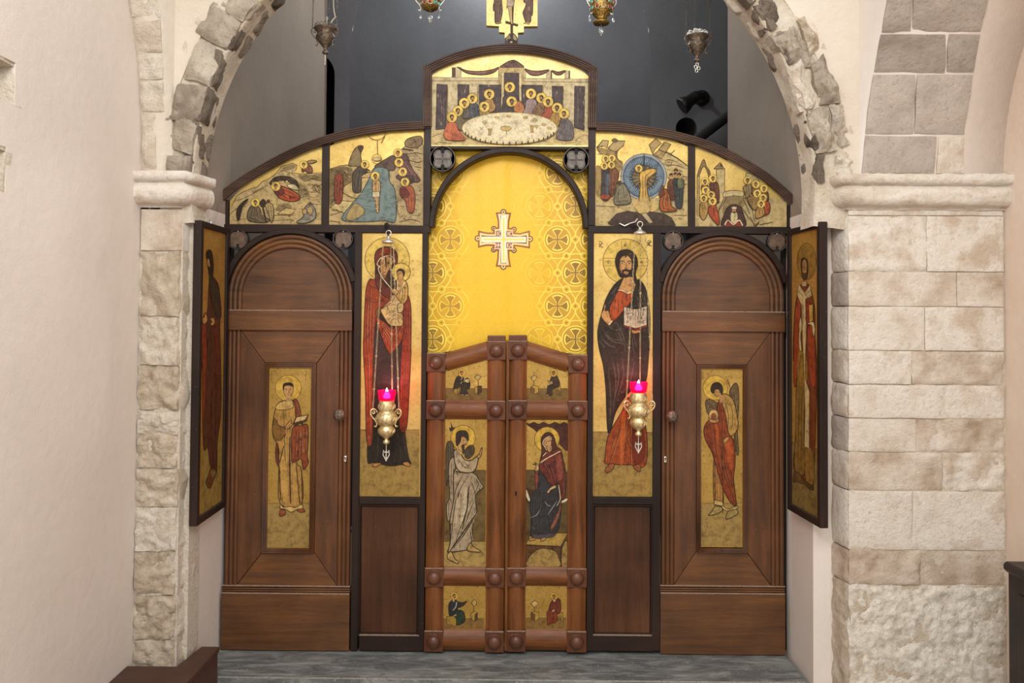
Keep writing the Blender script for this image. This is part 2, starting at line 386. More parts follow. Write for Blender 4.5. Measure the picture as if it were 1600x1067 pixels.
# ---- arch ring: mortar body and voussoirs
ring = struct_empty('trim_2', (ACX, YP, ACZ))
m = MB(); nA = 200; prof = []; row = [(RO+.03-(RO+.02-RI)*q/9, YP+.016) for q in range(10)]+[(RI+.008, YP+.03+.135*q/4) for q in range(5)]; nR = len(row)
for i in range(nA+1):
    t = -.10+(pi+.2)*i/nA
    for rr, yy in row:
        p_ = Vector((math.cos(t)*rr, yy, math.sin(t)*rr)); k = .011*noise.fractal(p_*13, .8, 2.1, 5)
        prof.append((ACX+(rr-(k*.5 if yy > YP+.01 else 0))*math.cos(t), yy-k, ACZ+(rr-(k*.5 if yy > YP+.01 else 0))*math.sin(t)))
m.add(prof, [(i*nR+j, i*nR+j+1, (i+1)*nR+j+1, (i+1)*nR+j) for i in range(nA) for j in range(nR-1)], None, True)
m.build('mortar_bed', M['mortar'], ring)
def rp(r, t, y): return (ACX+r*math.cos(t), y, ACZ+r*math.sin(t))
t = pi-.005; k = 0                                   # left side: squared blocks, dark soffit stones
while t > pi*.53:
    dt = rnd.uniform(.095, .135); t1 = t-dt; g = .003/RI
    ro = 1.42+rnd.uniform(-.02, .03)+max(0, (pi-t)*.06); rm = RI+.004
    m = MB(); sk = rnd.uniform(-.02, .02); yf = YP-.004+rnd.uniform(-.006, .006)
    patch(m, [rp(rm+.01, t-g, yf), rp(ro, t-g+sk, yf), rp(ro, t1+g+sk, yf), rp(rm+.01, t1+g, yf)], (0, -1, 0), .03, .024, k+1, 20, 16, .008, .02, .008, 12)
    m.build('stone', M['voussoir'], ring)
    for ya, yb in ((YP+.006, YP+.085+rnd.uniform(-.015, .015)), (YP+.095, YB)):
        if ya > YP+.05 and rnd.random() < .1: continue
        m = MB(); tm = t1+rnd.uniform(.0, .012)
        nrm = (-math.cos((t+t1)/2), 0, -math.sin((t+t1)/2))
        patch(m, [rp(rm, t-g*1.4, ya), rp(rm, t-g*1.4, yb), rp(rm, tm+g*1.4, yb), rp(rm, tm+g*1.4, ya)], nrm, .03, .018, k+40+ya*9, 12, 10, .010, .02)
        m.build('stone', M['dark_stone' if ya > YP+.05 or rnd.random() < .45 else 'voussoir'], ring)
    t = t1; k += 1
t = .03; k = 0                                       # right side: irregular rubble set in mortar
while t < pi*.47:
    dt = rnd.uniform(.10, .165); r0 = RI+.006
    while r0 < RO-.02:
        wr = rnd.uniform(.062, .105); r1 = min(r0+wr, RO+.012); g = rnd.uniform(.002, .009)
        if rnd.random() < .86:
            j = lambda q: rnd.uniform(-q, q)*1.7
            m = MB(); yf = YP-.016+j(.008); ta, tb = t+g/RI+j(.008), t+dt-g/RI+j(.008)
            patch(m, [rp(r0+g*.5+j(.006), ta, yf), rp(r1-g*.5+j(.006), ta+j(.012), yf), rp(r1-g*.5+j(.006), tb+j(.012), yf), rp(r0+g*.5+j(.006), tb, yf)], (0, -1, 0), .06, .036, k+80, 16, 16, .022, .035, .014, 12)
            m.build('stone', M[rnd.choice(['voussoir', 'rough_stone', 'rough_stone', 'voussoir', 'dark_stone'])], ring)
        r0 = r1; k += 1
    for ya, yb in ((YP+.0, YP+.08), (YP+.09, YB)):
        m = MB(); tm = t+dt/2; nrm = (-math.cos(tm), 0, -math.sin(tm))
        patch(m, [rp(RI+.004, t+.008, ya), rp(RI+.004, t+dt-.008, ya), rp(RI+.004, t+dt-.008, yb), rp(RI+.004, t+.008, yb)], nrm, .03, .02, k+150, 12, 10, .014, .03)
        m.build('stone', M['dark_stone' if t < .25 or rnd.random() < .4 else 'rough_stone'], ring)
    t += dt
# ---- left pier
pL = struct_empty('pillar_left', (-1.46, YP, -.16))
m = MB(); m.box(XL-.05, -1.375, YP+.012, -.2, -.16, 2.1); m.box(-1.376, -1.352, YP+.06, -.24, -.16, 2.02); m.build('pillar_core', M['mortar'], pL)
ysL = [326, 392, 495, 571, 641, 680, 732, 792, 862, 930, 1000, 1075]
for i, (ya, yb) in enumerate(zip(ysL, ysL[1:])):
    z1, z0 = P(255, ya, YP).z, P(255, yb, YP).z; z0 = max(z0, -.16); rough = i > 0; m = MB()
    xr = -1.380-(.004 if rough else 0)*(i % 3); xl = XL+.006
    g = .003; amp = .026 if rough else .003
    patch(m, [(xl, YP, z0+g), (xr, YP, z0+g), (xr, YP, z1-g), (xl, YP, z1-g)], (0, -1, 0), .03, amp*.62, i+300, 30, 30, .004 if rough else .002, .016 if rough else .01, .007 if rough else .001, 17 if rough else 6)
    m.build('stone', M['rough_stone' if rough else 'limestone'], pL)
    m = MB(); patch(m, [(xr+.004, YP+.004, z0+g), (-1.355, -.27, z0+g), (-1.355, -.27, z1-g), (xr+.004, YP+.004, z1-g)], (1, -.2, 0), .02, amp*.6, i+340, 10, 18, .006 if rough else .003, .02, .006 if rough else .001)
    m.build('stone', M['rough_stone' if rough else 'limestone'], pL)
# ---- right pier
pR = struct_empty('pillar_right', (1.7, YP, -.16))
m = MB(); m.box(1.40, XR+.05, YP+.006, -.25, -.16, 2.1); m.build('pillar_core', M['mortar'], pR)
crs = [(324, 337, None), (337, 424.5, 1448), (424.5, 479, 1495), (479, 548, 1445), (548, 601, 1424), (601, 654, 1476), (654, 707, 1432), (707, 767, 1473), (767, 860, 1426), (860, 915, 1440)]
XE = XR-.006
for i, (ya, yb, xj) in enumerate(crs):
    z1, z0 = P(1445, ya, YP).z, P(1445, yb, YP).z; g = .0022
    xs = [1.394]+([P(xj, (ya+yb)/2, YP).x] if xj else [])+[XE]
    for j, (xa, xb) in enumerate(zip(xs, xs[1:])):
        m = MB(); ru = .007 if (i, j) in ((1, 0), (4, 1), (6, 1), (7, 1), (9, 0)) else .003
        yf = YP+rnd.uniform(-.003, .004)
        patch(m, [(xa+g*.6, yf, z0+g), (xb-g*.6, yf, z0+g), (xb-g*.6, yf, z1-g), (xa+g*.6, yf, z1-g)], (0, -1, 0), .03, ru*1.2, i*3+j+400, 30, 20, .0016 if ru < .005 else .004, .008, .0028, 7 if ru < .005 else 14)
        m.build('stone', M['limestone'], pR)
    m = MB(); patch(m, [(1.366, -.288, z0+g), (1.392, YP+.004, z0+g), (1.392, YP+.004, z1-g), (1.366, -.288, z1-g)], (-1, -.25, 0), .03, .006, i+460, 10, 12, .005, .012, .004, 14)
    m.build('stone', M['limestone_grey' if i % 4 == 2 else 'limestone'], pR)
zb = P(1445, 915, YP).z
m = MB(); patch(m, [(1.396, YP+.002, -.16), (XE, YP+.002, -.16), (XE, YP+.002, zb), (1.396, YP+.002, zb)], (0, -1, 0), .04, .010, 555, 150, 120, .004, .02, .014, 15)
m.build('worn_footing', M['rubble'], pR)
m = MB(); patch(m, [(1.366, -.288, -.16), (1.394, YP+.004, -.16), (1.394, YP+.004, zb), (1.366, -.288, zb)], (-1, -.25, 0), .03, .009, 556, 18, 80, .004, .02, .008, 16)
m.build('worn_footing', M['rough_stone'], pR)
# ---- capitals: fillet over a fat roll, following the pier's plan
def capital(parent, plan, ztop, zband, zbot, seed, lim):
    prof = [(.004, zbot-.012)]
    for i in range(11):
        a = -pi/2+pi*i/10*.86; prof.append((.012+.046*max(0, math.cos(a))**.8, (zbot+zband)/2+(zband-zbot)/2*math.sin(a)))
    prof += [(.05, zband), (.062, zband+.006), (.063, ztop-.004), (.056, ztop), (-.05, ztop)]
    dense = []
    for a, b in zip(plan, plan[1:]):
        k = max(4, int(math.dist(a, b)/.025)); dense += [(a[0]+(b[0]-a[0])*i/k, a[1]+(b[1]-a[1])*i/k) for i in range(k)]
    dense.append(plan[-1]); vs = []; n = len(dense); mm = len(prof)
    def nrm(a, b):
        d = Vector((b[0]-a[0], b[1]-a[1])).normalized(); return Vector((d.y, -d.x))
    for i, p in enumerate(dense):
        a = nrm(dense[i-1], p) if i else nrm(p, dense[1]); b = nrm(p, dense[i+1]) if i < n-1 else a
        k = a+b; k = k/max(.3, k.dot(a)) if k.length > 1e-6 else a
        for o, z in prof:
            q = Vector((p[0]+k.x*o, p[1]+k.y*o, z)); e = .007 if o > .055 else .004
            q += Vector((0, -1, 0))*e*lim*noise.fractal(q*22+Vector((seed, 0, 0)), .8, 2, 4)+Vector((0, 0, 1))*lim*(.004 if z > zband else .002)*noise.fractal(q*30, .8, 2, 3)
            vs.append(q)
    m = MB(); m.add(vs, [(i*mm+j, (i+1)*mm+j, (i+1)*mm+j+1, i*mm+j+1) for i in range(n-1) for j in range(mm-1)], None, True)
    m.add(vs[:mm], [tuple(range(mm))]); m.add(vs[-mm:], [tuple(range(mm))])
    return m.build('capital', M['limestone'], parent)
capital(pL, [(XL-.02, YP), (-1.385, YP), (-1.352, -.26)], 2.150, 2.110, 2.016, 3, .5)
capital(pR, [(1.366, -.28), (1.392, YP), (XR+.01, YP)], 2.154, 2.112, 2.024, 8, 1.3)
# ---- transverse arches springing over the piers towards the viewer: soffit stones + plaster flank
def soffit(z, zc, Rr): return YP-(Rr-math.sqrt(max(.02, Rr*Rr-(z-zc)**2)))
def trans(name, side, zc, Rr, rows, xa_, xb_, zend):
    o = struct_empty(name, (1.7 if side > 0 else -1.5, YP, zc)); 
    m = MB(); n = 24; zs = [zc-.03+(zend-zc+.03)*i/n for i in range(n+1)]; vs = []
    for z in zs:
        y = soffit(max(z, zc), zc, Rr)+.006; vs += [(xa_, YP+.1, z), (xa_, y, z), (xb_, y, z), (xb_, YP+.1, z)]
    m.add(vs, [(i*4+j, i*4+j+1, i*4+j+5, i*4+j+4) for i in range(n) for j in range(3)], None, True)
    m.build('plaster_soffit', M['plaster_soft'] if side < 0 else M['plaster'], o)
    for i, (z0, z1, x0a, x0b, x1a, x1b, mt, amp) in enumerate(rows):
        g = .004; m = MB(); y0, y1 = soffit(z0+g, zc, Rr), soffit(z1-g, zc, Rr)
        nr = Vector((0, -(z1-z0), y1-y0)).normalized()
        if nr.y > 0: nr = -nr
        patch(m, [(x0a+g, y0, z0+g), (x1a-g, y0, z0+g), (x1b-g, y1, z1-g), (x0b+g, y1, z1-g)], nr, .03, amp*.8, i+(600 if side > 0 else 700), 18, 16, .005 if side < 0 else .002, .012, .006 if side < 0 else .003, 10)
        m.build('stone', M[mt], o)
def pz(px, py, zc, Rr):                              # pixel on the curved soffit
    y = YP
    for _ in range(30): y = soffit(max(P(px, py, y).z, zc), zc, Rr)
    return P(px, py, y)
zc, Rr = 2.15, 1.02; rows = []
for ya, yb, la, lb, xs, ra, rb in ((272, 211, 1346, 1351, 1462, 1508, 1509), (211, 115, 1351, 1364, 1428, 1509, 1523), (115, 52, 1364, 1376, 1478, 1523, 1534), (52, -40, 1376, 1393, 1424, 1534, 1556), (-40, -130, 1393, 1412, 1480, 1556, 1580), (-130, -230, 1412, 1436, 1440, 1580, 1606)):
    a = pz(1430, ya, zc, Rr).z; b = pz(1430, yb, zc, Rr).z
    X = lambda px, py: pz(px, py, zc, Rr).x
    rows.append((a, b, X(la, ya), X(lb, yb), X(xs, ya), X(xs+4, yb), 'limestone_grey', .005))
    rows.append((a, b, X(xs, ya), X(xs+4, yb), X(ra, ya), X(rb, yb), 'limestone' if ya == 272 else 'limestone_grey', .006))
trans('trim_3', 1, zc, Rr, rows, 1.447, XR+.02, zc+.92)
zc2, R2 = 2.17, 1.78; rows = []
for ya, yb, la, lb, ra, rb in ((264, 178, 213, 210, 245, 243), (176, 126, 210, 206, 259, 256), (125, 84, 206, 202, 256, 254), (83, 30, 202, 195, 254, 252), (29, -60, 195, 183, 252, 249), (-61, -150, 183, 168, 249, 246)):
    a = pz(230, ya, zc2, R2).z; b = pz(230, yb, zc2, R2).z
    X = lambda px, py: max(XL+.004, pz(px, py, zc2, R2).x)
    rows.append((a, b, X(la, ya), X(lb, yb), X(ra, ya), X(rb, yb), 'rough_stone', .016))
trans('trim_4', -1, zc2, R2, rows, XL-.02, -1.425, zc2+1.3)
# ---- sanctuary behind the screen: back wall with an apse and two dark niches, vault
YW = 1.9
ax0, ax1 = P(545, 300, YW).x, P(1016, 300, YW).x; acx, ar = (ax0+ax1)/2, (ax1-ax0)/2; az = P(780, 84, YW).z
def archpts(x0, x1, zs, zb): c = (x0+x1)/2; return [(x0, zb)]+arc(c, zs, (x1-x0)/2, pi, 0, 20)+[(x1, zb)]
n1 = archpts(-1.66, P(522, 200, YW).x, P(522, 118, YW).z, .02); n2 = archpts(P(1056, 200, YW).x, P(1089, 200, YW).x, P(1070, 200, YW).z, .02)
ap = archpts(ax0, ax1, az, .02)
loops = [[(-2.2, 0), (2.4, 0), (2.4, 4.8), (-2.2, 4.8)], ap, n1, n2]
allp = [p for l in loops for p in l]; tr = tessellate_polygon([[Vector((x, z, 0)) for x, z in l] for l in loops])
m = MB(); m.add([(x, YW, z) for x, z in allp], [tuple(t) for t in tr]); 
wb = m.build('wall_back', M['apse_lightened'], kind='structure', fix=False)
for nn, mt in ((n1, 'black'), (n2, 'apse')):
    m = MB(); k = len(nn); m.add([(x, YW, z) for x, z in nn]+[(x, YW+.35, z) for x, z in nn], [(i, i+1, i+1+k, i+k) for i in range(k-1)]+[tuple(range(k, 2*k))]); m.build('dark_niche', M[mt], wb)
m = MB(); vs = []; na, nz = 32, 6
for j in range(nz+1):
    for i in range(na+1):
        t = pi*i/na; vs.append((acx+ar*math.cos(t), YW+ar*math.sin(t), az*j/nz))
m.add(vs, [(j*(na+1)+i, j*(na+1)+i+1, (j+1)*(na+1)+i+1, (j+1)*(na+1)+i) for j in range(nz) for i in range(na)], None, True)
vs = []; ne = 12
for j in range(ne+1):
    e = pi/2*j/ne
    for i in range(na+1):
        t = pi*i/na; vs.append((acx+ar*math.cos(t)*math.cos(e), YW+ar*math.sin(t)*math.cos(e), az+ar*math.sin(e)))
m.add(vs, [(j*(na+1)+i, j*(na+1)+i+1, (j+1)*(na+1)+i+1, (j+1)*(na+1)+i) for j in range(ne) for i in range(na)], None, True)
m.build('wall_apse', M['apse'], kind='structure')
m = MB(); m.box(2.2, 2.3, 1.0, 1.95, 0, 4.8); m.box(-2.3, -2.2, 1.8, 1.95, 0, 4.8); m.build('wall_recess', M['apse'], kind='structure')
m = MB(); m.box(-2.4, 2.5, YB+.0, 4.2, 4.7, 4.8); m.build('ceiling', M['apse'], kind='structure')
m = MB(); m.poly([(-2.3, 3.7), (-2.3, 4.75), (2.4, 4.75), (2.4, 3.7)], YB-.1, YB); m.build('wall_front', M['plaster'], kind='structure')
# ================================================================== THE ICON SCREEN
def px2(pts, Y=0): return [(lambda q: (q.x, q.z))(P(a, b, Y)) for a, b in pts]
scr = empty('icon_screen', (0, .02, 0), 'dark brown wooden icon screen frame with arched reeded crest filling the stone arch', 'screen')
def post(rect, Y0=-.012, Y1=.05): boxo('post', M['dark_wood'], scr, rect, Y0, Y1, .002)
def rail(rect, Y0=-.012, Y1=.05, mat='dark_wood_h', name='rail'): boxo(name, M[mat], scr, rect, Y0, Y1, .002)
post((551, 363, 561.5, 1017)); post((657, 363, 664.9, 1017)); post((917.9, 363, 926.5, 1017)); post((1020.5, 364, 1032, 1017))
post((338, 352, 357, 1016), .05, .09); post((1224, 356, 1242, 1016), .05, .09)
post((661.5, 200, 672.5, 352)); post((919.5, 200, 930.5, 352)); post((502.5, 222, 513.5, 352)); post((1076, 224, 1086.5, 354))
post((347.5, 312, 357, 352), 0, .05); post((1231, 320, 1238, 354), 0, .05)
rail((345, 351, 671.5, 363)); rail((919, 353.5, 1238, 364.5))
rail((561, 777, 657, 788)); rail((926, 777, 1021, 788)); rail((561, 993, 655, 1017)); rail((925, 993, 1020.5, 1017))
rail((666, 228.5, 925, 233), -.008, .05)
for r_, nm in (((560, 788, 655.5, 993), 'lower'), ((925.5, 788, 1019.5, 993), 'lower')):
    boxo('panel', M['panel_wood'], scr, r_, .008, .03, .002); boxo('worn_edge', M['worn'], scr, (r_[0]+1, 992.2, r_[2]-1, 993.4), -.0128, .006, 0)
    x0, x1, z0, z1 = R(*r_); m = MB(); m.sweep([(x0, z0), (x1, z0), (x1, z1), (x0, z1)], [(0, -.012), (0, .006), (.006, .006), (.012, -.006), (.012, -.012)], 0, False, True); m.build('panel_bead', M['dark_wood'], scr)
# reeded crest mouldings
W13 = 13*S
ctr = [(663, 192.5), (663.2, 108)]
cx_, cy_, R_ = 797.3, 344, 272
arcp = [(cx_+R_*math.cos(t), cy_-R_*math.sin(t)) for t in [math.radians(119.6-59.2*i/26) for i in range(27)]]
path = px2([(662, 200)]+[(662.3, 106.5)]+arcp[1:-1]+[(932.3, 109)]+[(931, 202)])
m = MB(); m.sweep(path, [(-d, h) for d, h in reeds(W13, 4, .007, .022, 5)], -.01); m.build('crest_moulding', M['reed_wood'], scr)
lp = catmull([(664, 191.5), (630, 193), (595, 196), (531, 208), (467, 230), (404, 262.5), (361, 290.5), (340, 309)], False)
m = MB(); m.sweep(px2(lp), reeds(W13*.98, 4, .007, .018, 5), -.01); m.build('crest_moulding', M['reed_wood'], scr)
rp_ = catmull([(931, 193.5), (965, 194.5), (995, 197.5), (1059, 208.5), (1122, 229), (1186, 264.5), (1220, 291), (1241, 311)], False)
m = MB(); m.sweep(px2(rp_), [(-d, h) for d, h in reeds(W13*.98, 4, .007, .018, 5)], -.01); m.build('crest_moulding', M['reed_wood'], scr)
# thin arch band over the curtain
ac = P(795, 355); ar_ = 125*S
pth = arc(ac.x, ac.z, ar_, math.radians(0), pi, 40); 
m = MB(); m.sweep(pth, [(0, -.05), (0, .012), (.004, .016), (.022, .016), (.026, .012), (.026, -.05)], 0, False); m.build('arch_band', M['dark_wood_h'], scr)
# arch bands over the side doors
SD = [(453.3, 463.5), (1129.4, 464.5)]
for (cx, cy), rr in zip(SD, (98, 95.5)):
    c = P(cx, cy)
    m = MB(); m.sweep(arc(c.x, c.z, (rr+9.3)*S, math.radians(14), math.radians(166), 40), [(0, -.04), (0, .010), (.004, .014), (.024, .014), (.027, .010), (.027, -.04)], 0, False); m.build('arch_band', M['dark_wood_h'], scr)
def rosette(px, py, r, brown, slots):
    c = P(px, py); rr = r*S
    m = MB(); m.lathe((c.x, -.016, c.z), [(rr*.90, -.03), (rr*.90, .0), (rr*.92, .004), (rr*.985, .004), (rr, .0), (rr, -.03)], 'Y', 32); rim = m.build('rosette', M['rim_metal'], scr)
    m = MB(); k8 = 4; pts = []
    for i in range(64):                              # flat four-lobed plate
        a = 2*pi*i/64; q = rr*(.84-.20*abs(math.sin(2*a))**3 if not brown else .88-.10*abs(math.sin(2*a))**6); pts.append((c.x+q*math.cos(a+pi/4), c.z+q*math.sin(a+pi/4)))
    m.poly(pts, -.010, .002); m.build('quatrefoil', M['rosette_brown' if brown else 'rosette'], rim, bevel=.0015)
    if not brown:
        m = MB()
        for k in range(4):
            a = pi/4+pi/2*k; pts = [(rr*.42*math.cos(a)+rr*.34*math.cos(t), rr*.42*math.sin(a)+rr*.34*math.sin(t)) for t in [2*pi*i/20 for i in range(21)]]
            m.tube([(c.x+x, -.0105, c.z+z) for x, z in pts[:-1]], .0016, 4, True)
        m.build('tracery', M['rim_metal'], rim)
    for s_ in slots:
        m = MB(); z = c.z+s_*rr*.66; m.box(c.x-rr*.13, c.x+rr*.13, -.0125, -.004, z-rr*.22, z+rr*.22); m.build('slot', M['black'], rim)
    if brown:
        m = MB(); m.lathe((c.x, -.010, c.z+rr*.8), [(0, .003), (.003, .002), (.004, 0)], 'Y', 8); m.build('pin', M['silver'], rim)
rosette(692, 249, 20.5, False, (1, -1)); rosette(900, 250.5, 20.5, False, (1, -1))
rosette(373, 374.5, 16, True, (-1,)); rosette(537, 374, 15.5, True, (-1,)); rosette(1051, 376.5, 15.5, True, (-1,)); rosette(1213, 378, 15.5, True, (-1,))

def edge(rect, side): return dict(zip('lrbt', R(*rect, -.012)))[side]
G_ = .0012
CL1 = (edge((346.5, 312, 357, 352), 'r')+G_, edge((502.5, 222, 513.5, 352), 'l')-G_, edge((345, 351, 671.5, 363), 't')+G_)
CL2 = (edge((502.5, 222, 513.5, 352), 'r')+G_, edge((661.5, 200, 672.5, 352), 'l')-G_, CL1[2])
CL3 = (edge((661.5, 200, 672.5, 352), 'r')+G_, edge((919.5, 200, 930.5, 352), 'l')-G_, edge((666, 228.5, 925, 233), 't')+G_)
CL4 = (edge((919.5, 200, 930.5, 352), 'r')+G_, edge((1076, 224, 1086.5, 354), 'l')-G_, edge((919, 353.5, 1238, 364.5), 't')+G_)
CL5 = (edge((1076, 224, 1086.5, 354), 'r')+G_, edge((1231, 320, 1238, 354), 'l')-G_, CL4[2])
CLM = (edge((551, 363, 561.5, 1017), 'r')+G_, edge((657, 363, 664.9, 1017), 'l')-G_, edge((561, 777, 657, 788), 't')+G_)
CLC = (edge((917.9, 363, 926.5, 1017), 'r')+G_, edge((1020.5, 364, 1032, 1017), 'l')-G_, edge((926, 777, 1021, 788), 't')+G_)
ZL, ZR_ = edge((345, 351, 671.5, 363), 'b')-G_, edge((919, 353.5, 1238, 364.5), 'b')-G_
# ------------------------------------------------------------------ painting with flat coloured shapes on real panels
EPS = 4e-5
class Paint:
    def __init__(s, owner, plane=(Vector((0, 0, 0)), Vector((0, -1, 0))), mat='paint', mapf=None, clip=None):
        s.clip = clip
        s.owner, s.p0, s.n, s.k, s.mb, s.name, s.lab, s.mat, s.mapf = owner, plane[0], plane[1], 1, MB(), None, None, mat, mapf
        s.T(0, 0, 1)
    def T(s, x0, y0, k): s.t = (x0, y0, k); return s
    def part(s, name, label=None): s.end(); s.name, s.lab = name, label; return s
    def end(s):
        if s.name and s.mb.f: s.mb.build(s.name, M[s.mat], s.owner, s.lab, fix=False)
        s.mb = MB(); s.name = None
    def w(s, x, y):
        px, py = s.t[0]+x/s.t[2], s.t[1]+y/s.t[2]
        if s.mapf: return s.mapf(px, py, s.k*EPS)
        q = onplane(px, py, s.p0, s.n)+s.n*(s.k*EPS)
        if s.clip: q.x = min(max(q.x, s.clip[0]+.0004), s.clip[1]-.0004); q.z = max(q.z, s.clip[2]+.0004)
        return q
    def pts(s, p): return [tuple(float(q) for q in a.split(',')) for a in p.split()] if isinstance(p, str) else p
    def raw(s, pts, faces, col):
        if s.mapf:                                   # keep cloth-following shapes finely divided
            lim = 4.5*s.t[2]; pts = list(pts); st = [t for f in faces for t in ([f] if len(f) == 3 else [(f[0], f[i], f[i+1]) for i in range(1, len(f)-1)])]; faces = []; mid_ = {}
            while st:
                t = st.pop(); e = max(((t[i], t[(i+1) % 3], t[(i+2) % 3]) for i in range(3)), key=lambda q: math.dist(pts[q[0]], pts[q[1]]))
                if math.dist(pts[e[0]], pts[e[1]]) <= lim: faces.append(t); continue
                k = (min(e[:2]), max(e[:2]))
                if k not in mid_: pts.append(tuple((pts[k[0]][i]+pts[k[1]][i])/2 for i in (0, 1))); mid_[k] = len(pts)-1
                st += [(e[0], mid_[k], e[2]), (mid_[k], e[1], e[2])]
        vs = [s.w(*p) for p in pts]; fs = []
        for f in faces:
            a, b, c = vs[f[0]], vs[f[1]], vs[f[2]]
            fs.append(f if (b-a).cross(c-a).dot(s.n) > 0 else f[::-1])
        s.mb.add(vs, fs, hexc(col)); s.k += 1
    def f(s, col, p, o=None, w=3, sm=True):
        p = s.pts(p)
        if sm and len(p) > 3: p = catmull(p, True, 4)
        s.raw(p, [tuple(t) for t in tessellate_polygon([[Vector((a, b, 0)) for a, b in p]])], col)
        if o: s.l(o, p+[p[0]], w*1.3, False)
    def l(s, col, p, w=3, sm=True, taper=False):
        p = s.pts(p)
        if sm and len(p) > 2: p = catmull(p, False, 4)
        q = [p[0]]
        for a in p[1:]:
            if math.dist(a, q[-1]) > 1e-4: q.append(a)
        p = q; n = len(p)
        if n < 2: return
        vs = []
        for i in range(n):
            a, b = p[max(0, i-1)], p[min(n-1, i+1)]; d = math.dist(a, b) or 1; nx, ny = -(b[1]-a[1])/d, (b[0]-a[0])/d
            h = w/2*((math.sin(pi*(i+.4)/(n-.2)))**.7 if taper else 1)
            vs += [(p[i][0]+nx*h, p[i][1]+ny*h), (p[i][0]-nx*h, p[i][1]-ny*h)]
        s.raw(vs, [(2*i, 2*i+1, 2*i+3, 2*i+2) for i in range(n-1)], col)
    def c(s, col, x, y, r, ry=None, o=None, w=3, rot=0, n=22):
        ry = ry or r; ca, sa = math.cos(rot), math.sin(rot)
        p = [(x+r*math.cos(t)*ca-ry*math.sin(t)*sa, y+r*math.cos(t)*sa+ry*math.sin(t)*ca) for t in [2*pi*i/n for i in range(n)]]
        s.raw(p, [tuple(range(n))], col)
        if o: s.l(o, p+[p[0]], w, False)
    def r(s, col, x, y, r, w, a0=0, a1=2*pi, n=40): s.l(col, [(x+r*math.cos(a0+(a1-a0)*i/n), y+r*math.sin(a0+(a1-a0)*i/n)) for i in range(n+1)], w, False)
    def b(s, col, x0, y0, x1, y1, o=None, w=2): s.f(col, [(x0, y0), (x1, y0), (x1, y1), (x0, y1)], o, w, False)
    def txt(s, col, word, x, y, h, w, adv=.8):        # stroke letters, top-left at x,y
        G = {'I': ['5,0 5,10'], 'C': ['9,1 5,0 1,3 1,7 5,10 9,9'], 'X': ['0,0 9,10', '9,0 0,10'], 'H': ['1,0 1,10', '9,0 9,10', '1,5 9,5'], 'N': ['1,0 1,10', '9,0 9,10', '1,9 9,1'],
             'K': ['1,0 1,10', '9,0 1,5 9,10'], 'A': ['0,10 5,0 9,10', '2,6 8,6'], 'P': ['1,10 1,0 8,1 8,5 1,5'], 'E': ['9,0 1,0 1,10 9,10', '1,5 7,5'], 'O': ['5,0 9,3 9,7 5,10 1,7 1,3 5,0'],
             'T': ['0,0 9,0', '5,0 5,10'], 'M': ['0,10 1,0 5,6 9,0 9,10'], 'Y': ['0,0 5,5 9,0', '5,5 5,10'], 'W': ['3,0 0,5 1,10 5,8 5,4', '5,8 9,10 10,5 7,0'], '~': ['0,2 2,0 8,0 10,2']}
        for k, ch in enumerate(word):
            for st in G.get(ch, []): s.l(col, [(x+k*h*adv+a*h*.065, y+b*h/10) for a, b in s.pts(st)], w, False)

def saint(p, x, y, r, d=0, beard=True, hair='2e211a', skin='b48a5c', halo='e8cb6c', ring='6a4d22'):
    """haloed head: d = -1..1 turns the face"""
    p.c(halo, x, y, r, o=ring, w=r*.07)
    p.c(hair, x+d*r*.02, y-r*.08, r*.42, r*.46)
    p.c(skin, x+d*r*.13, y+r*.10, r*.27, r*.36)
    p.f(skin, [(x-r*.14, y+r*.3), (x+r*.16, y+r*.3), (x+r*.2, y+r*.7), (x-r*.2, y+r*.7)], sm=False)
    if beard: p.f(hair, [(x+d*r*.13-r*.24, y+r*.2), (x+d*r*.13, y+r*.32), (x+d*r*.13+r*.24, y+r*.2), (x+d*r*.13+r*.12, y+r*.52), (x+d*r*.13-r*.1, y+r*.54)])
    for q in (-1, 1): p.l('33241a', [(x+d*r*.2+q*r*.12-r*.07, y+r*.03), (x+d*r*.2+q*r*.12+r*.07, y+r*.03)], r*.06, False)
    p.l('6d4a2c', [(x+d*r*.18, y+r*.04), (x+d*r*.22, y+r*.2)], r*.05, False)
HR = random.Random(21)
def inside(x, y, q):
    r = False
    for i in range(len(q)):
        (a, b), (c, d) = q[i-1], q[i]
        if (b > y) != (d > y) and x < (c-a)*(y-b)/(d-b)+a: r = not r
    return r
def hatch(p, pts, cols, w, n=None, ln=7.0, tilt=.25, horiz=False):
    """short brush strokes inside a painted shape, all on one paint layer"""
    q = p.pts(pts); xs = [a for a, b in q]; ys = [b for a, b in q]; A = abs(sum(q[i-1][0]*q[i][1]-q[i][0]*q[i-1][1] for i in range(len(q))))/2
    k = p.k; n = n or int(min(46, A/(w*w*48)))
    for _ in range(n):
        for _t in range(8):
            x, y = HR.uniform(min(xs), max(xs)), HR.uniform(min(ys), max(ys)); L = w*ln*HR.uniform(.5, 1.3); u = HR.uniform(-tilt, tilt)
            e = (x+L, y+u*L) if horiz else (x+u*L, y+L); m_ = ((x+e[0])/2+w*HR.uniform(-.6, .6), (y+e[1])/2+w*HR.uniform(-.6, .6))
            if all(inside(a, b, q) for a, b in ((x, y), e, m_)): p.l(HR.choice(cols), [(x, y), m_, e], w*.75, True, True); p.k = k; break
    p.k = k+1
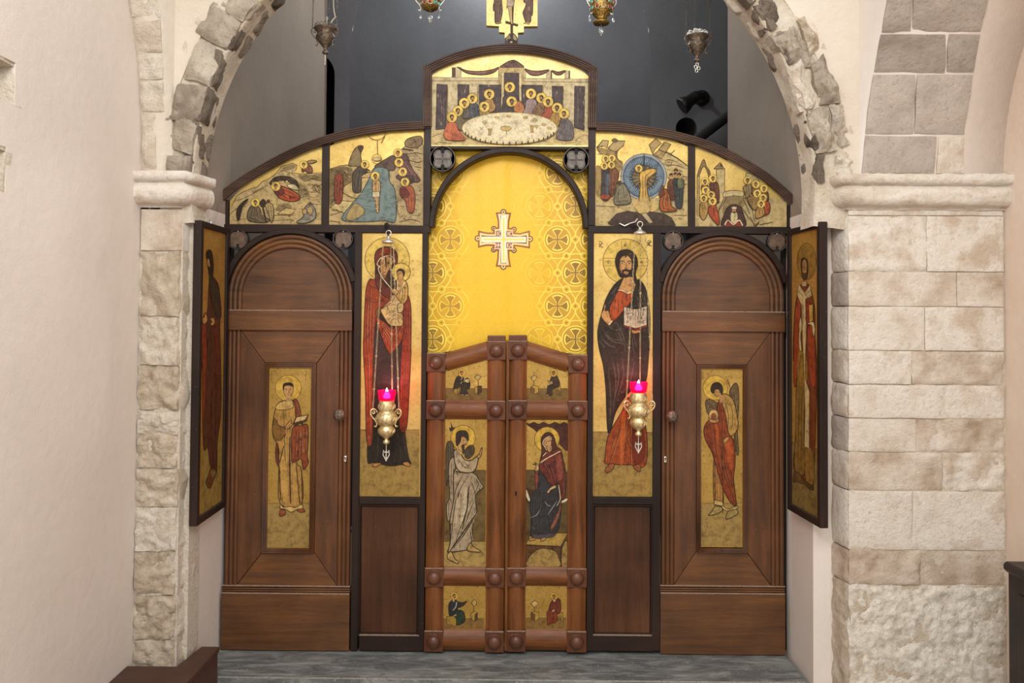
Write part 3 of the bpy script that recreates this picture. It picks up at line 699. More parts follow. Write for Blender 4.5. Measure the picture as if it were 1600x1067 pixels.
def robe(p, col, pts, folds=(), o='33251d', w=3, dk=None):
    p.f(col, pts, o, w)
    dk = dk or mixh(col, '1c1410', .55); lt = mixh(col, 'f0d8a8', .34 if sum(int(col[i:i+2], 16) for i in (0, 2, 4)) > 240 else .15); hatch(p, pts, (dk, lt, dk), w)
    for q in folds:
        q = p.pts(q); p.l(lt, [(a+w*1.2, b-w*.4) for a, b in q], w*1.1, True, True); p.l(dk, q, w*1.25, True, True)

def board(name, label, pts, mat='gold', Y0=0.0, Y1=.03, group=None, px=True, clamp=None):
    x = px2(pts, Y0) if px else pts
    if clamp: x = [(min(max(a, clamp[0]), clamp[1]), max(b, clamp[2])) for a, b in x]
    c = P(sum(a for a, b in pts)/len(pts), max(b for a, b in pts), Y0) if px else Vector((sum(a for a, b in pts)/len(pts), Y0, min(b for a, b in pts)))
    o = empty(name, (c.x, Y0, c.z), label, 'icon', group)
    m = MB(); m.poly(x, Y0, Y1); m.build('gold_panel', M[mat], o)
    return o
# ================================================================== FESTAL ICONS ALONG THE CREST
DK = '33241b'
def mid(c, t=.5, d='1c1410'): return mixh(c, d, t)
# ---- supper at the round table
ctop = [(cx_+261*math.cos(t), cy_-261*math.sin(t)) for t in [math.radians(118-56*i/16) for i in range(17)]]
o = board('festal_icon', 'wide arched gold icon of a supper at a round table, topmost on the screen', [(660, 240), (660, 118)]+ctop[1:-1]+[(932, 119), (932, 240)], 'gold_bright', -.004, clamp=CL3)
p = Paint(o, (Vector((0, -.004, 0)), Vector((0, -1, 0))), clip=CL3).T(650, 70, 5.333)
p.part('painted_hall', 'pale painted hall with dark windows and red swags')
WA = 'd2c4a0'
p.f(WA, '128,270 1450,285 1445,722 1310,700 120,722', '8d7b57', 3, False)
p.f('d3bf8c', '118,836 120,722 240,690 800,640 1310,692 1446,722 1446,836', None, 2, False)
p.b(WA, 328, 186, 378, 272, '7c6a4c'); p.b('5c4843', 300, 190, 328, 270, DK); p.b(WA, 686, 200, 714, 276, '7c6a4c'); p.b(WA, 890, 205, 916, 276, '7c6a4c'); p.b(WA, 1085, 214, 1128, 282, '7c6a4c'); p.b('5c4843', 1122, 216, 1134, 280); p.b(WA, 1240, 216, 1272, 282, '7c6a4c'); p.b('5c4843', 1272, 216, 1284, 282)
for q in ('345,184 420,214 530,222 640,206 690,186 655,228 580,250 500,250 420,236', '905,200 960,216 1030,218 1110,208 1066,242 1000,258 945,246', '1130,214 1185,226 1245,214 1212,248 1166,250'):
    p.f('7d5650', q, DK, 5)
for q in ('420,222 530,234 640,214', '960,226 1010,240 1070,226'): p.l('a98078', q, 5, True, True)
p.f('6d5650', '706,192 740,156 808,128 864,154 892,192', DK, 5)
for x in (760, 810, 855): p.l(DK, [(810, 134), (x, 188)], 3, False)
p.b('c3b080', 690, 192, 900, 332, '8d7b57', 3)
p.b('ddcca0', 712, 232, 882, 560, '8d7b57', 3)
GW = '4d434a'
p.b(GW, 735, 236, 858, 560, DK, 4)
for q in ('175,328 260,332 250,700 166,712', '350,330 442,332 440,560 350,560', '527,335 708,336 706,566 527,560', '880,336 1052,338 1052,560 880,540', '1135,345 1222,346 1218,600 1135,560', '1322,345 1405,346 1400,716 1318,690'):
    p.f(GW, q, DK, 4, False)
for q in ('200,380 215,560 195,690', '235,360 230,520 238,640', '1345,400 1350,560 1340,680', '380,380 385,420', '590,350 700,352', '1165,380 1160,480'): p.l('7d7074', q, 4, True, True)
for q in ('265,340 262,700', '516,340 516,560', '1060,340 1060,480', '1228,350 1226,560'): p.l('8d7b57', q, 6, False)
p.l('8d7b57', '130,300 690,300', 3, False); p.l('8d7b57', '900,306 1448,312', 3, False)
for q in ('130,770 200,740 230,760', '1330,790 1400,750 1440,770', '180,810 300,820', '1240,820 1380,806'): p.l('a38a58', q, 4)
hatch(p, '130,290 1448,300 1440,700 130,720', ('a8946a', 'ded0a4', '8d7b57'), 4, 90, 8, .2); hatch(p, '128,830 128,730 300,690 1300,690 1440,730 1440,830', ('a38a58', 'e4d4a0', '8a7248'), 4, 70, 7, .3, True)
# seated figures, far ones first
FIG = [('painted_figure', 'dark robed', 782, 355, 0, '4b4149', '742,430 790,398 838,412 856,470 862,540 820,562 760,560 700,562 720,500 722,445', ['760,440 740,500 730,550', '800,430 810,500 800,550', '830,430 840,500']),
 ('painted_figure', 'orange robed', 797, 475, .6, 'c07a4c', '830,480 868,472 900,520 890,566 840,562 815,545', ['850,490 865,520 860,550', '880,500 880,540']),
 ('painted_figure', 'ochre robed', 610, 415, .6, 'a98450', '580,462 632,450 650,490 664,512 648,556 600,556 575,500', ['600,470 610,520 600,550', '630,470 635,520']),
 ('painted_figure', 'lilac robed', 958, 410, -.4, '948388', '918,470 960,448 1000,470 1006,540 970,580 895,568 912,520', ['940,480 930,540', '965,470 975,540', '990,490 985,550']),
 ('painted_figure', 'brown robed', 1045, 445, -.5, '8a6a50', '1020,482 1060,478 1072,560 1040,604 968,574', ['1040,500 1045,560', '1020,520 1000,570']),
 ('painted_figure', 'red robed', 1100, 478, -.5, 'a5513c', '1074,512 1112,514 1142,560 1132,612 1090,642 1040,602 1066,560', ['1090,530 1085,590', '1115,540 1110,600']),
 ('painted_figure', 'blue robed', 470, 450, .6, '4f5767', '440,522 470,478 512,500 546,580 540,606 450,622 400,602 420,560', ['460,520 440,590', '490,510 500,590', '515,530 530,590']),
 ('painted_figure', 'green robed', 403, 490, .6, '5f5a55', '384,522 430,518 450,560 440,610 396,612 372,580', ['405,535 400,590', '425,540 425,590']),
 ('painted_figure', 'leaning tan robed', 570, 520, .7, 'a1865a', '538,540 600,556 642,602 560,608 528,580', ['560,560 600,590']),
 ('painted_figure', 'yellow robed', 1175, 530, -.6, 'b58f4c', '1150,560 1192,566 1204,632 1170,690 1110,642', ['1165,580 1160,640', '1185,585 1185,640']),
 ('painted_figure', 'olive robed', 350, 555, .6, '6d6450', '322,592 372,580 392,620 452,642 424,684 392,716 346,700 326,650', ['350,610 360,680', '380,620 400,680', '400,640 430,660']),
 ('painted_figure', 'slate robed', 1232, 578, -.6, '6a656f', '1204,632 1240,614 1292,650 1312,720 1300,792 1196,794 1168,762 1190,700', ['1225,650 1215,720 1240,760', '1260,650 1270,720 1250,780', '1290,680 1295,760', '1200,720 1230,780']),
 ('painted_figure', 'coral robed', 300, 608, .6, 'c4694c', '262,662 290,644 336,660 348,702 382,750 416,792 340,802 258,792 234,760 244,700', ['280,670 270,730 330,770', '315,670 320,730 380,780', '260,760 340,785'])]
for nm, lb, x, y, d, col, bod, fo in FIG[:2]:
    p.part(nm, lb+' painted figure'); robe(p, col, bod, fo); saint(p, x, y, 44, d)
for nm, lb, x, y, d, col, bod, fo in FIG[2:]:
    p.part(nm, lb+' painted figure'); robe(p, col, bod, fo); saint(p, x, y, 44, d)
    hx = x+d*60
p.part('painted_table', 'pale painted round table laid with vessels')
p.c('e4d8b4', 780, 700, 394, 132, 'a08a5c', 5, n=60)
p.c('eae0c2', 778, 690, 350, 108, n=50)
for i in range(19):
    a = math.radians(20+140*i/18); x, y = 780+388*math.cos(a), 702+126*math.sin(a); p.b('3a3020', x-5, y-14, x+5, y+10)
for q in ('530,690 545,710 560,690', '545,710 545,715'): p.l('8a744a', q, 5, False)
for x in (600, 950): p.f('b7a068', [(x, 705 if x < 700 else 678), (x+34, 705 if x < 700 else 676), (x+22, 740 if x < 700 else 706), (x+26, 758 if x < 700 else 736), (x, 758 if x < 700 else 736), (x+8, 730)], '8a744a', 4, False)
p.c('c4ad72', 750, 702, 46, 20, '8a744a', 4); p.l('8a744a', '752,722 756,750', 6, False); p.c('c4ad72', 1003, 684, 15, 10, '8a744a', 4); p.l('8a744a', '1003,694 1003,712', 4, False)
for x, y in ((660, 600), (760, 590), (900, 600), (980, 622), (1050, 660), (560, 640), (1100, 690)): p.f('c9b47c', [(x, y), (x+30, y+6), (x+24, y+20), (x-6, y+12)], 'a88e5a', 3)
p.end()
# ---- left: nativity
def crest(l, sgn, dy=6): return [(x, y+dy) for x, y in l]
lowL = [(404, 273), (467, 241), (503, 228)]
o = board('festal_icon', 'curved gold icon of a birth in a cave, at left end of the crest', [(350, 360), (350, 314)]+[(380, 291), (404, 276.5), (435, 258), (467, 243), (507, 228), (507, 360)], 'gold', 0, clamp=CL1)
p = Paint(o, clip=CL1).T(340, 190, 4.706)
p.part('painted_hills', 'tan painted rocky hills and cave'); HI = 'c2ac7c'; LN = '5a4630'
p.f(HI, '78,755 78,640 120,590 140,548 180,520 246,492 290,482 330,440 380,420 430,380 470,330 550,304 586,322 578,350 560,378 620,386 700,380 772,372 772,756', LN, 4, False)
for q in ('100,590 200,560 330,490 390,440', '250,490 262,520 300,500 370,470', '470,335 500,360 545,330 585,322', '440,385 480,360 520,375 560,380', '600,400 640,440 700,420 768,430', '600,440 640,500 700,520 768,500', '640,460 660,540 720,560', '560,350 545,380 570,400', '300,700 420,690 560,690', '400,730 560,720', '90,680 140,640 220,600', '620,560 680,600 768,610', '690,480 720,470 750,480'): p.l(LN, q, 5, True, True)
for q in ('590,400 700,390 766,384 766,440 690,420 640,440', '480,345 540,315 575,325 550,350 500,362', '610,460 680,540 600,560 590,500', '420,620 520,600 540,650 440,660'): p.f('8b7a55', q)
for i in range(26): 
    x, y = 600+rnd.random()*160, 395+rnd.random()*150; p.l('6b5a3e', [(x, y), (x+14, y-10), (x+20, y+8)], 4)
for q in ('250,640 300,560 420,560 430,640', '580,640 660,560 700,640'): p.f('cbb47c', q)
p.f('3a302c', '384,452 420,412 480,400 550,414 592,450 588,492 520,440 450,436 410,470', DK, 4)
p.f('d9c9a0', '510,466 560,460 592,484 594,504 540,494', DK, 4); p.f('d0b88a', '492,446 514,428 520,452', DK, 3)
p.f('c9b078', '440,680 500,636 572,644 544,684', LN, 4, False)
hatch(p, '90,740 150,560 330,470 470,350 560,380 760,390 760,740', ('6b5838', 'd6c490', '5a4630', '8b7850'), 4, 120, 6, .8, True)
p.part('painted_figure', 'reclining red robed painted figure')
robe(p, 'b24a2a', '424,470 470,474 540,502 596,536 606,568 560,588 484,576 436,540', ['450,500 520,540 590,560', '470,490 540,520 590,550', '460,530 520,565'], DK, 5)
robe(p, '6a2c2c', '408,470 440,462 492,512 470,544 430,534 412,500', ['440,490 460,530'], DK, 4); saint(p, 430, 476, 34, .4, False)
p.part('painted_figure', 'winged painted figure on the hill')
robe(p, '7d4a3c', '622,342 660,318 690,330 698,372 664,378 642,362 626,374', ['650,335 660,370', '675,335 680,370'], DK, 4); robe(p, 'a58a5c', '648,302 690,284 732,292 690,310', [], DK, 4); saint(p, 634, 318, 30, -.3, False)
p.part('painted_figure', 'seated grey painted figure beside a dark tree')
robe(p, '2f261f', '146,722 142,656 176,600 228,568 186,630 162,720', [], DK, 3)
robe(p, '6b5f50', '240,632 276,612 312,640 330,690 382,720 352,742 240,732 220,690', ['260,640 250,710', '290,640 300,700', '310,680 350,725', '240,700 320,735'], DK, 5); saint(p, 280, 596, 32, .2)
p.part('painted_figure', 'small standing painted shepherd')
p.f('2f261f', '310,600 340,570 360,604 336,632', DK, 3); p.l('2f261f', '330,610 360,740', 12, False)
robe(p, 'a89468', '352,612 380,596 410,620 414,700 396,742 380,690 360,640', ['375,620 380,680', '395,620 400,700'], DK, 4); p.c('5a4632', 376, 588, 14, 15)
p.part('painted_figure', 'crouching grey painted figure with a basin')
robe(p, '8c8a80', '640,642 680,602 716,640 722,708 654,746 582,742 632,700', ['670,630 660,700', '690,640 700,700', '620,720 690,720'], DK, 5); robe(p, 'c2ab78', '660,640 690,626 704,660 680,690', [], DK, 3); p.c('5a4632', 682, 606, 14, 15); p.f('b59b66', '626,650 652,644 656,676 634,680', DK, 3)
p.end()
# ---- left: river baptism
o = board('festal_icon', 'gold icon of bathing in a blue river, second from left on the crest', [(506, 360), (506, 228), (531, 220), (563, 212), (595, 207), (630, 204.5), (666, 203), (666, 360)], 'gold', 0, clamp=CL2)
p = Paint(o, clip=CL2).T(340, 190, 4.706)
p.part('painted_hills', 'tan painted cliffs either side of the river')
p.f(HI, '814,760 814,348 900,324 966,318 1010,316 1060,322 1100,400 1160,330 1250,350 1310,520 1312,760', LN, 4, False)
p.f('b8a47c', '1250,758 1262,440 1262,350 1300,250 1380,180 1376,150 1404,124 1490,108 1506,150 1514,180 1514,758', LN, 4, False)
p.f('7d6b4a', '820,372 900,330 990,350 986,440 930,482 880,560 820,610', None, 3)
for i in range(34):
    x, y = 822+rnd.random()*150, 350+rnd.random()*120; p.l('5b4a30' if i % 2 else 'a08c5c', [(x, y), (x+12, y-8), (x+18, y+8)], 4)
p.f('8b7a58', '964,318 1000,216 1040,178 1072,186 1052,240 1060,326 1000,326', LN, 5); p.f('4a3a2c', '1030,186 1072,184 1056,230 1044,220', None)
p.f('c4ae78', '905,502 985,442 1010,420 1130,420 1050,540 1000,560', LN, 4); p.f('d3bf88', '826,630 900,580 1000,590 960,640 930,672', LN, 4, False)
p.f('5e4c48', '1156,326 1230,280 1300,250 1304,352 1240,356 1180,340', DK, 4)
p.f('8a7758', '1376,160 1404,124 1490,108 1508,150 1470,190 1400,188', LN, 5)
for q in ('1400,180 1450,150 1500,120', '1390,240 1460,230 1510,240', '1400,280 1470,300 1500,290', '1450,330 1500,340', '1330,560 1320,640 1340,700', '1280,600 1290,680', '1330,740 1420,720 1500,740', '830,690 920,660', '830,730 900,740', '1440,120 1460,160 1450,190', '1370,205 1420,212', '1290,460 1300,540'): p.l(LN, q, 6, True, True)
p.l('3c2c24', '1360,200 1440,212', 10, True, True)
hatch(p, '830,740 830,360 1000,330 1150,360 900,700', ('6b5838', 'd6c490', '5a4630'), 4, 60, 6, .8, True); hatch(p, '1310,740 1320,300 1400,160 1500,120 1500,740', ('6b5838', 'd6c490', '5a4630', '8b7850'), 4, 80, 6, .8, True)
p.part('painted_river', 'grey blue painted river')
p.f('73888b', '1160,342 1250,352 1266,440 1308,520 1308,730 1230,728 1100,736 940,732 920,692 1000,592 1060,522 1110,430', '3f4a48', 5)
p.f('b19d6c', '944,704 1010,602 1084,662 1000,726', LN, 4)
for i in range(30):
    x, y = 1000+rnd.random()*290, 480+rnd.random()*240
    if (x-920)*.9 > (740-y)*.5: p.l('56696c' if i % 2 else '93a5a5', [(x, y), (x+20, y+5), (x+42, y)], 4, True, True)
p.part('painted_figure', 'pale bathing painted figure in the river')
robe(p, 'c9a474', '1142,436 1172,430 1194,440 1198,500 1190,560 1186,664 1168,660 1158,570 1146,560 1140,500', ['1165,450 1168,540', '1185,470 1185,540'], DK, 4); p.b('ddd0ac', 1140, 515, 1192, 556, DK, 3)
saint(p, 1160, 402, 33, .3)
for q in ('1150,570 1190,572', '1150,600 1188,602', '1158,640 1186,640'): p.l('c9c0a0', q, 4, False)
p.part('painted_figure', 'dark robed painted figure reaching out')
robe(p, '4f4744', '1000,372 1052,330 1086,346 1122,366 1062,392 1058,440 1052,516 1000,516 994,440', ['1030,360 1015,430 1010,500', '1050,370 1040,440 1035,505', '1062,360 1100,368'], DK, 5); saint(p, 1084, 316, 31, -.4); p.l('b48a5c', '1100,368 1124,368', 10)
p.part('painted_figure', 'red robed painted onlooker'); robe(p, '8c3a2c', '868,402 905,380 926,440 912,590 866,592 862,480', ['890,420 885,520 880,580', '910,430 900,540'], DK, 4); p.c('6a4a34', 898, 378, 15, 17)
for k, (x, y, col, bod) in enumerate(((1328, 232, '5c464c', '1352,250 1382,236 1408,280 1400,330 1360,330 1340,280'), (1335, 302, '6a4a50', '1352,300 1400,290 1440,360 1490,432 1440,442 1380,400 1340,350'), (1362, 372, '55414a', '1330,392 1370,400 1440,402 1444,440 1400,452 1320,416'), (1380, 446, 'a5563c', '1346,492 1418,470 1452,530 1442,662 1402,660 1382,580 1350,552'))):
    p.part('painted_figure', ['topmost', 'second', 'third', 'lowest red robed'][k]+' attending painted figure'); robe(p, col, bod, ['1380,310 1400,350 1430,400'] if k == 1 else (['1390,500 1405,570 1410,650', '1425,500 1430,580'] if k == 3 else []), DK, 4)
    if k == 3: robe(p, '6d2f2c', '1344,492 1376,484 1412,530 1396,560 1350,552', [], DK, 3); 
    saint(p, x, y, 33, -.4, False)
p.part('painted_rays', 'thin painted circle of heaven with a ray')
p.r('7a5f30', 1170, 62, 74, 4, .1, pi-.1); p.l('7a5f30', '1176,136 1178,240', 5, False); p.r('7a5f30', 1172, 276, 35, 3); p.f('d8c690', '1150,270 1190,262 1204,280 1180,290 1150,286', '7a5f30', 3); p.l('7a5f30', '1204,160 1230,110', 5, False)
p.end()
# ---- right: transfiguration
o = board('festal_icon', 'gold icon with radiant blue circle behind a standing figure, second from right on the crest', [(925, 362), (925, 205), (965, 207), (995, 210), (1030, 215), (1059, 222), (1080, 229), (1080, 362)], 'gold', 0, clamp=CL4)
p = Paint(o, clip=CL4).T(910, 190, 4.706)
p.part('painted_hills', 'tan painted rocks')
p.f('cab684', '96,772 98,520 250,440 330,560 600,560 640,440 520,246 610,204 700,268 780,326 780,772', None, 3, False)
p.f('a58d5c', '110,190 130,240 170,240 150,330 100,330 98,520 150,560 240,440 300,310 258,270 244,220', None)
for q in ('104,192 150,136 192,140 182,196 150,178', '188,196 240,140 314,142 300,180 242,222 210,210'): p.f('bba575', q, LN, 5, False)
p.f('7d6a48', '214,140 236,124 262,140 240,150', LN, 4); p.f('6f5a3c', '242,222 300,180 262,220 262,270 300,312 276,300 250,268', None)
for q in ('490,172 540,124 582,160 532,204 520,246', '560,206 602,150 652,166 612,226', '520,246 562,210 612,230 580,272'): p.f('b59d6a', q, LN, 5, False)
p.l('3f2f22', '610,222 700,270 780,326', 9, False); p.l('3f2f22', '650,238 680,210', 6, False)
for q in ('600,290 640,280 700,300', '620,330 680,320 770,350', '690,340 700,360 740,370', '740,400 776,410', '740,460 776,462', '110,240 180,240', '150,180 140,190', '100,620 240,626', '110,540 140,538', '680,690 770,690', '590,310 640,330', '540,250 570,270', '660,290 650,320'): p.l(LN, q, 6, True, True)
hatch(p, '100,760 100,540 240,440 330,570 580,600 650,460 770,350 770,760', ('8b7448', 'd9c690', '6b5434'), 4, 90, 6, .5, True); hatch(p, '540,240 610,210 770,330 770,520 640,440', ('6b5434', 'd9c690'), 4, 40, 6, .6, True)
p.part('painted_mandorla', 'grey and blue painted circle of light')
p.c('9aa2a8', 450, 406, 170, o='6a6f70', w=4, n=48); p.c('5d7690', 450, 408, 150, o='2c3a4c', w=5, n=48); p.c('46586c', 450, 408, 110, n=40)
for i in range(56):
    a = 2*pi*i/56; r0 = 92 if i % 2 else 104; p.l('a9bccb', [(450+r0*math.cos(a), 408+r0*math.sin(a)), (450+138*math.cos(a), 408+138*math.sin(a))], 4, False, True)
p.c('5b554c', 450, 410, 84, o='3a3020', w=4, n=36)
for i in range(16):
    a = 2*pi*i/16; p.l('b8954e', [(450, 410), (450+82*math.cos(a), 410+82*math.sin(a))], 4, False)
p.part('painted_figure', 'gold robed painted figure in the circle')
p.f('cdb276', '370,600 430,560 500,560 560,640 470,670 400,650', None)
robe(p, 'd8b05c', '418,402 436,366 520,346 540,372 480,424 474,500 496,620 430,620 414,600 424,480', ['440,400 445,500 440,600', '470,380 460,440 465,600', '510,360 470,400'], '5a3f1c', 5); saint(p, 414, 346, 28, -.3)
p.l('2a1f18', '452,236 452,370', 6, False)
p.part('painted_figure', 'group of four painted figures at left')
robe(p, '3f3c46', '146,346 190,336 204,400 196,566 140,566 142,440', ['165,360 160,460 165,550', '180,370 182,460'], DK, 4); p.f('a5492c', '142,540 196,536 200,568 142,570', DK, 3)
robe(p, '7d4a38', '196,352 242,346 268,392 246,470 216,556 190,480', ['220,370 215,450 210,530', '238,370 240,430'], DK, 4)
p.f('4d6070', '176,400 200,396 196,480 178,560', None)
for x, y in ((170, 275), (215, 272), (160, 328), (212, 320)): saint(p, x, y, 28, .3)
p.part('painted_figure', 'kneeling grey painted figure'); robe(p, '7d7a68', '250,490 290,452 332,500 356,590 300,612 232,602', ['270,490 260,580', '300,480 310,590', '240,590 330,580'], DK, 5); p.c('4a3828', 272, 454, 16, 19)
p.part('painted_figure', 'group of four painted figures at right')
robe(p, '6a3f34', '632,440 672,420 690,480 676,570 640,566 624,500', ['650,450 645,540'], DK, 4); robe(p, '2f3c48', '668,430 740,428 738,530 728,634 686,626 676,540', ['690,450 695,600', '715,450 715,600'], DK, 4); robe(p, '6f7a5c', '700,420 736,424 742,480 700,490', [], DK, 3)
for x, y in ((685, 368), (652, 402), (682, 396), (708, 398)): p.c('c2a070', x, y, 22); p.c('33261c', x, y-6, 16, 15); p.c('b48a5c', x-2, y+5, 9, 11)
p.part('painted_figure', 'kneeling red painted figure'); robe(p, 'a5582a', '580,520 612,498 642,560 652,620 692,656 590,662 564,622', ['605,530 590,600 600,650', '625,540 625,620', '600,640 680,652'], DK, 5); p.c('5c4028', 586, 486, 15, 18); p.f('6a3a28', '560,520 590,500 600,540 570,560', DK, 3)
p.part('painted_cave', 'dark painted cave with a crossed plank')
p.f('453836', '186,748 250,680 330,660 420,676 480,664 592,676 652,710 686,768 240,770', '2a201c', 4, False); p.f('c9b076', '390,620 450,560 500,600 490,660 450,680 410,670', None); p.f('b7a888', '428,682 466,670 518,740 490,752', DK, 4, False)
p.end()
# ---- right end: gathering over a dark arch
o = board('festal_icon', 'curved gold icon of seated groups around a crowned figure, right end of crest', [(1082, 362), (1082, 228), (1122, 243.5), (1154, 260), (1186, 279), (1210, 296), (1236, 320), (1236, 362)], 'gold', 0, clamp=CL5)
p = Paint(o, clip=CL5).T(910, 190, 4.706)
p.part('painted_hall', 'tan painted arch and towers')
p.f('ccb886', '826,775 828,560 1000,600 1050,540 1160,560 1240,600 1400,560 1512,590 1512,775', None, 3, False)
p.f('c9b684', '985,352 1046,346 1046,560 985,560', LN, 4, False); p.f('a58c5e', '966,348 1012,300 1048,346', LN, 5, False); p.f('3a2c24', '1010,320 1024,304 1034,340', None, 3, False)
p.f('8d7752', '844,400 862,340 892,278 912,330 938,370 932,420 916,360 892,330 868,370 852,420', LN, 5); p.f('b39a66', '842,410 862,400 862,700 842,690', LN, 3, False); p.f('c9b684', '1204,382 1250,388 1290,420 1300,460 1240,470 1206,440', LN, 3)
p.f('b4a478', '992,775 1004,640 1052,540 1110,528 1170,536 1206,580 1250,650 1272,775', LN, 5, False)
p.f('d0bf92', '1040,520 1110,505 1180,516 1180,550 1110,545 1040,556', LN, 4); p.f('8f7d58', '1050,560 1110,548 1170,556 1200,600 1160,640 1110,610 1070,640 1030,680', None)
for q in ('1000,660 1060,560', '1180,560 1230,680', '1230,700 1268,770', '1150,600 1230,720', '1300,760 1400,740'): p.l(LN, q, 7)
p.f('5a3a2a', '1260,770 1300,730 1300,750 1280,775', None, 3, False)
p.f('4a3232', '1030,775 1040,690 1070,630 1114,610 1160,630 1186,690 1194,775', '2a1a18', 6)
p.part('painted_figure', 'crowned painted figure in the dark arch')
robe(p, '8c3a34', '1050,775 1060,730 1110,740 1160,726 1176,775', [], DK, 3); robe(p, 'd9c9a0', '1092,672 1138,672 1136,740 1094,740', ['1115,680 1115,730'], DK, 3); p.l('e8dcb8', '1046,760 1070,724 1110,756 1152,724 1178,764', 8); p.c('b48a5c', 1115, 656, 15, 19); p.f('ece4d0', '1098,640 1100,626 1108,634 1115,622 1122,634 1130,626 1132,640', None, 3, False); p.c('4a3426', 1115, 668, 10, 8)
LH = [(900, 442), (958, 418), (905, 506), (945, 540), (890, 566), (955, 586)]; RH = [(1212, 434), (1272, 462), (1332, 494), (1282, 530), (1325, 562), (1310, 606)]
LB = [('7d4a3c', '876,470 920,468 926,520 880,520'), ('6a4034', '936,452 990,448 1006,520 1000,602 968,562 940,500'), ('8a5a44', '880,530 940,530 930,580 880,580'), ('9a7048', '930,560 985,560 980,620 940,620'), ('b08c50', '868,602 916,590 922,660 892,724 862,690'), ('b04e30', '928,632 980,620 1008,742 985,754 930,684')]
RB = [('8d7a54', '1180,482 1232,460 1242,520 1204,566 1190,520'), ('7d5a40', '1246,490 1300,486 1300,540 1250,540'), ('74503c', '1310,520 1360,520 1362,590 1320,590'), ('9a7a4c', '1210,560 1290,556 1292,640 1250,644'), ('a5482c', '1334,590 1372,602 1370,672 1316,684'), ('b08850', '1280,636 1330,634 1330,690 1270,710')]
for k, (hs, bs) in enumerate(((LH, LB), (RH, RB))):
    for (x, y), (col, bod) in zip(hs, bs):
        p.part('painted_figure'); robe(p, col, bod, [[(x+4*i, y+40), (x+6*i, y+80)] for i in (-2, 2)], DK, 4); saint(p, x, y, 30, .4 if k == 0 else -.4)
p.end()
# ================================================================== TALL LOCAL ICONS
def tall(label, cl, zt): return board('local_icon', label, [(cl[0], cl[2]), (cl[1], cl[2]), (cl[1], zt), (cl[0], zt)], 'gold', .0, .03, px=False)
o = tall('tall gold icon of a red cloaked mother holding a child, behind left red lamp', CLM, ZL)
p = Paint(o, clip=CLM).T(550, 350, 5.083); K2 = lambda s: ' '.join('%g,%g' % (float(a.split(',')[0])*1.1912, 1016.6+float(a.split(',')[1])*1.1912) for a in s.split())
p.part('painted_ground', 'dull ochre painted ground'); p.f('a88a4c', K2('40,517 450,519 447,970 40,970'), None, 2, False); p.l('5a4422', K2('44,517 450,519'), 4, False)
p.part('painted_halo', 'thin ringed gold halos'); p.c('e6c868', 280, 285, 178, o='7a5c22', w=5, n=60)
for x, y in ((128, 280), (395, 284), (478, 285), (480, 350), (480, 400)): p.txt('8a6a2c', 'M' if x < 200 else 'O', x, y, 16, 3)
p.part('painted_figure', 'tall mother in a red brown cloak')
p.f('33282a', '190,720 300,680 410,760 408,900 420,1040 '+K2('350,200 352,500 376,690 392,745 330,752 250,760 190,745 140,738 104,735 104,600 100,300')+' 180,900', DK, 4)
robe(p, '211c1c', K2('105,590 140,300 165,100 250,40 320,200 345,600 388,745 330,748 250,758 140,738 105,735'), [K2('180,300 170,700'), K2('300,520 330,720'), K2('230,620 250,740')], DK, 3, '45403c')
# cloak: left fall, right fall, mantle over the breast
RC = '9a3d22'
robe(p, RC, '176,440 140,440 112,520 100,700 94,860 '+K2('76,0 90,260 98,590 136,590 138,300 142,0')+' 176,900 196,760 230,680 330,590 360,500 300,440', ['130,560 118,800 120,1020', '150,520 140,700 140,1020 ', K2('108,0 112,250 118,560'), '170,640 160,860 165,1000', '140,480 220,520 300,560', '120,600 200,620 280,580'], '3a1712', 5, '5c1f16')
robe(p, '8c3420', '410,600 440,560 466,640 470,800 468,1000 '+K2('394,0 382,250 364,505 318,512 318,300 330,0')+' 400,900 404,760', ['430,640 432,900', '450,700 446,1020', K2('360,30 350,300 340,490'), K2('345,100 335,400')], '3a1712', 5, '54190f')
robe(p, '9c4026', '190,740 250,770 330,830 404,740 404,900 330,1010 290,1014 230,880', ['220,790 280,880 320,960', '250,790 320,860 390,840', '240,840 300,930 380,900', '230,780 330,900 400,800'], '3a1712', 5, '5c1f16')
p.f('7d5a34', '190,690 218,664 236,690 200,740', DK, 3)
# hood
robe(p, '6a2a26', '186,330 180,262 196,214 236,187 290,181 340,206 362,252 360,320 372,430 350,520 320,590 240,560 190,470', [], '2a1414', 5)
p.f('9a4426', '214,250 226,206 262,188 300,196 312,244 262,236', '5c1f16', 3)
robe(p, '3b2226', '320,330 352,322 366,430 350,500 320,560 280,440', ['330,350 320,440 325,520', '345,350 340,450'], '2a1414', 4)
p.f('3b2226', '196,330 216,360 240,420 290,490 270,500 220,430 192,380', None)
p.f('c79a62', '226,300 252,262 296,258 324,290 316,330 296,360 276,398 262,430 238,420 226,370', '5a3a20', 3)
p.f('a97a48', '226,320 244,290 250,370 262,428 236,410', None); p.f('3a241a', '262,262 272,258 276,330 268,338', None, 3)
for q in ('236,296 254,292', '284,292 310,296'): p.l('2a1a12', q, 5, True, True)
p.c('2a1a12', 290, 308, 9, 6); p.c('2a1a12', 244, 310, 7, 5); p.l('6a4426', '268,300 272,352 262,360', 4); p.l('7a3026', '250,384 274,382', 5); p.l('6a4426', '280,320 300,318', 3)
p.l('eadcb4', '206,330 202,310 228,272 260,258 300,250 330,270 340,296 330,300', 6); p.l('eadcb4', '206,330 222,340 210,352 226,400 260,450 320,520', 7)
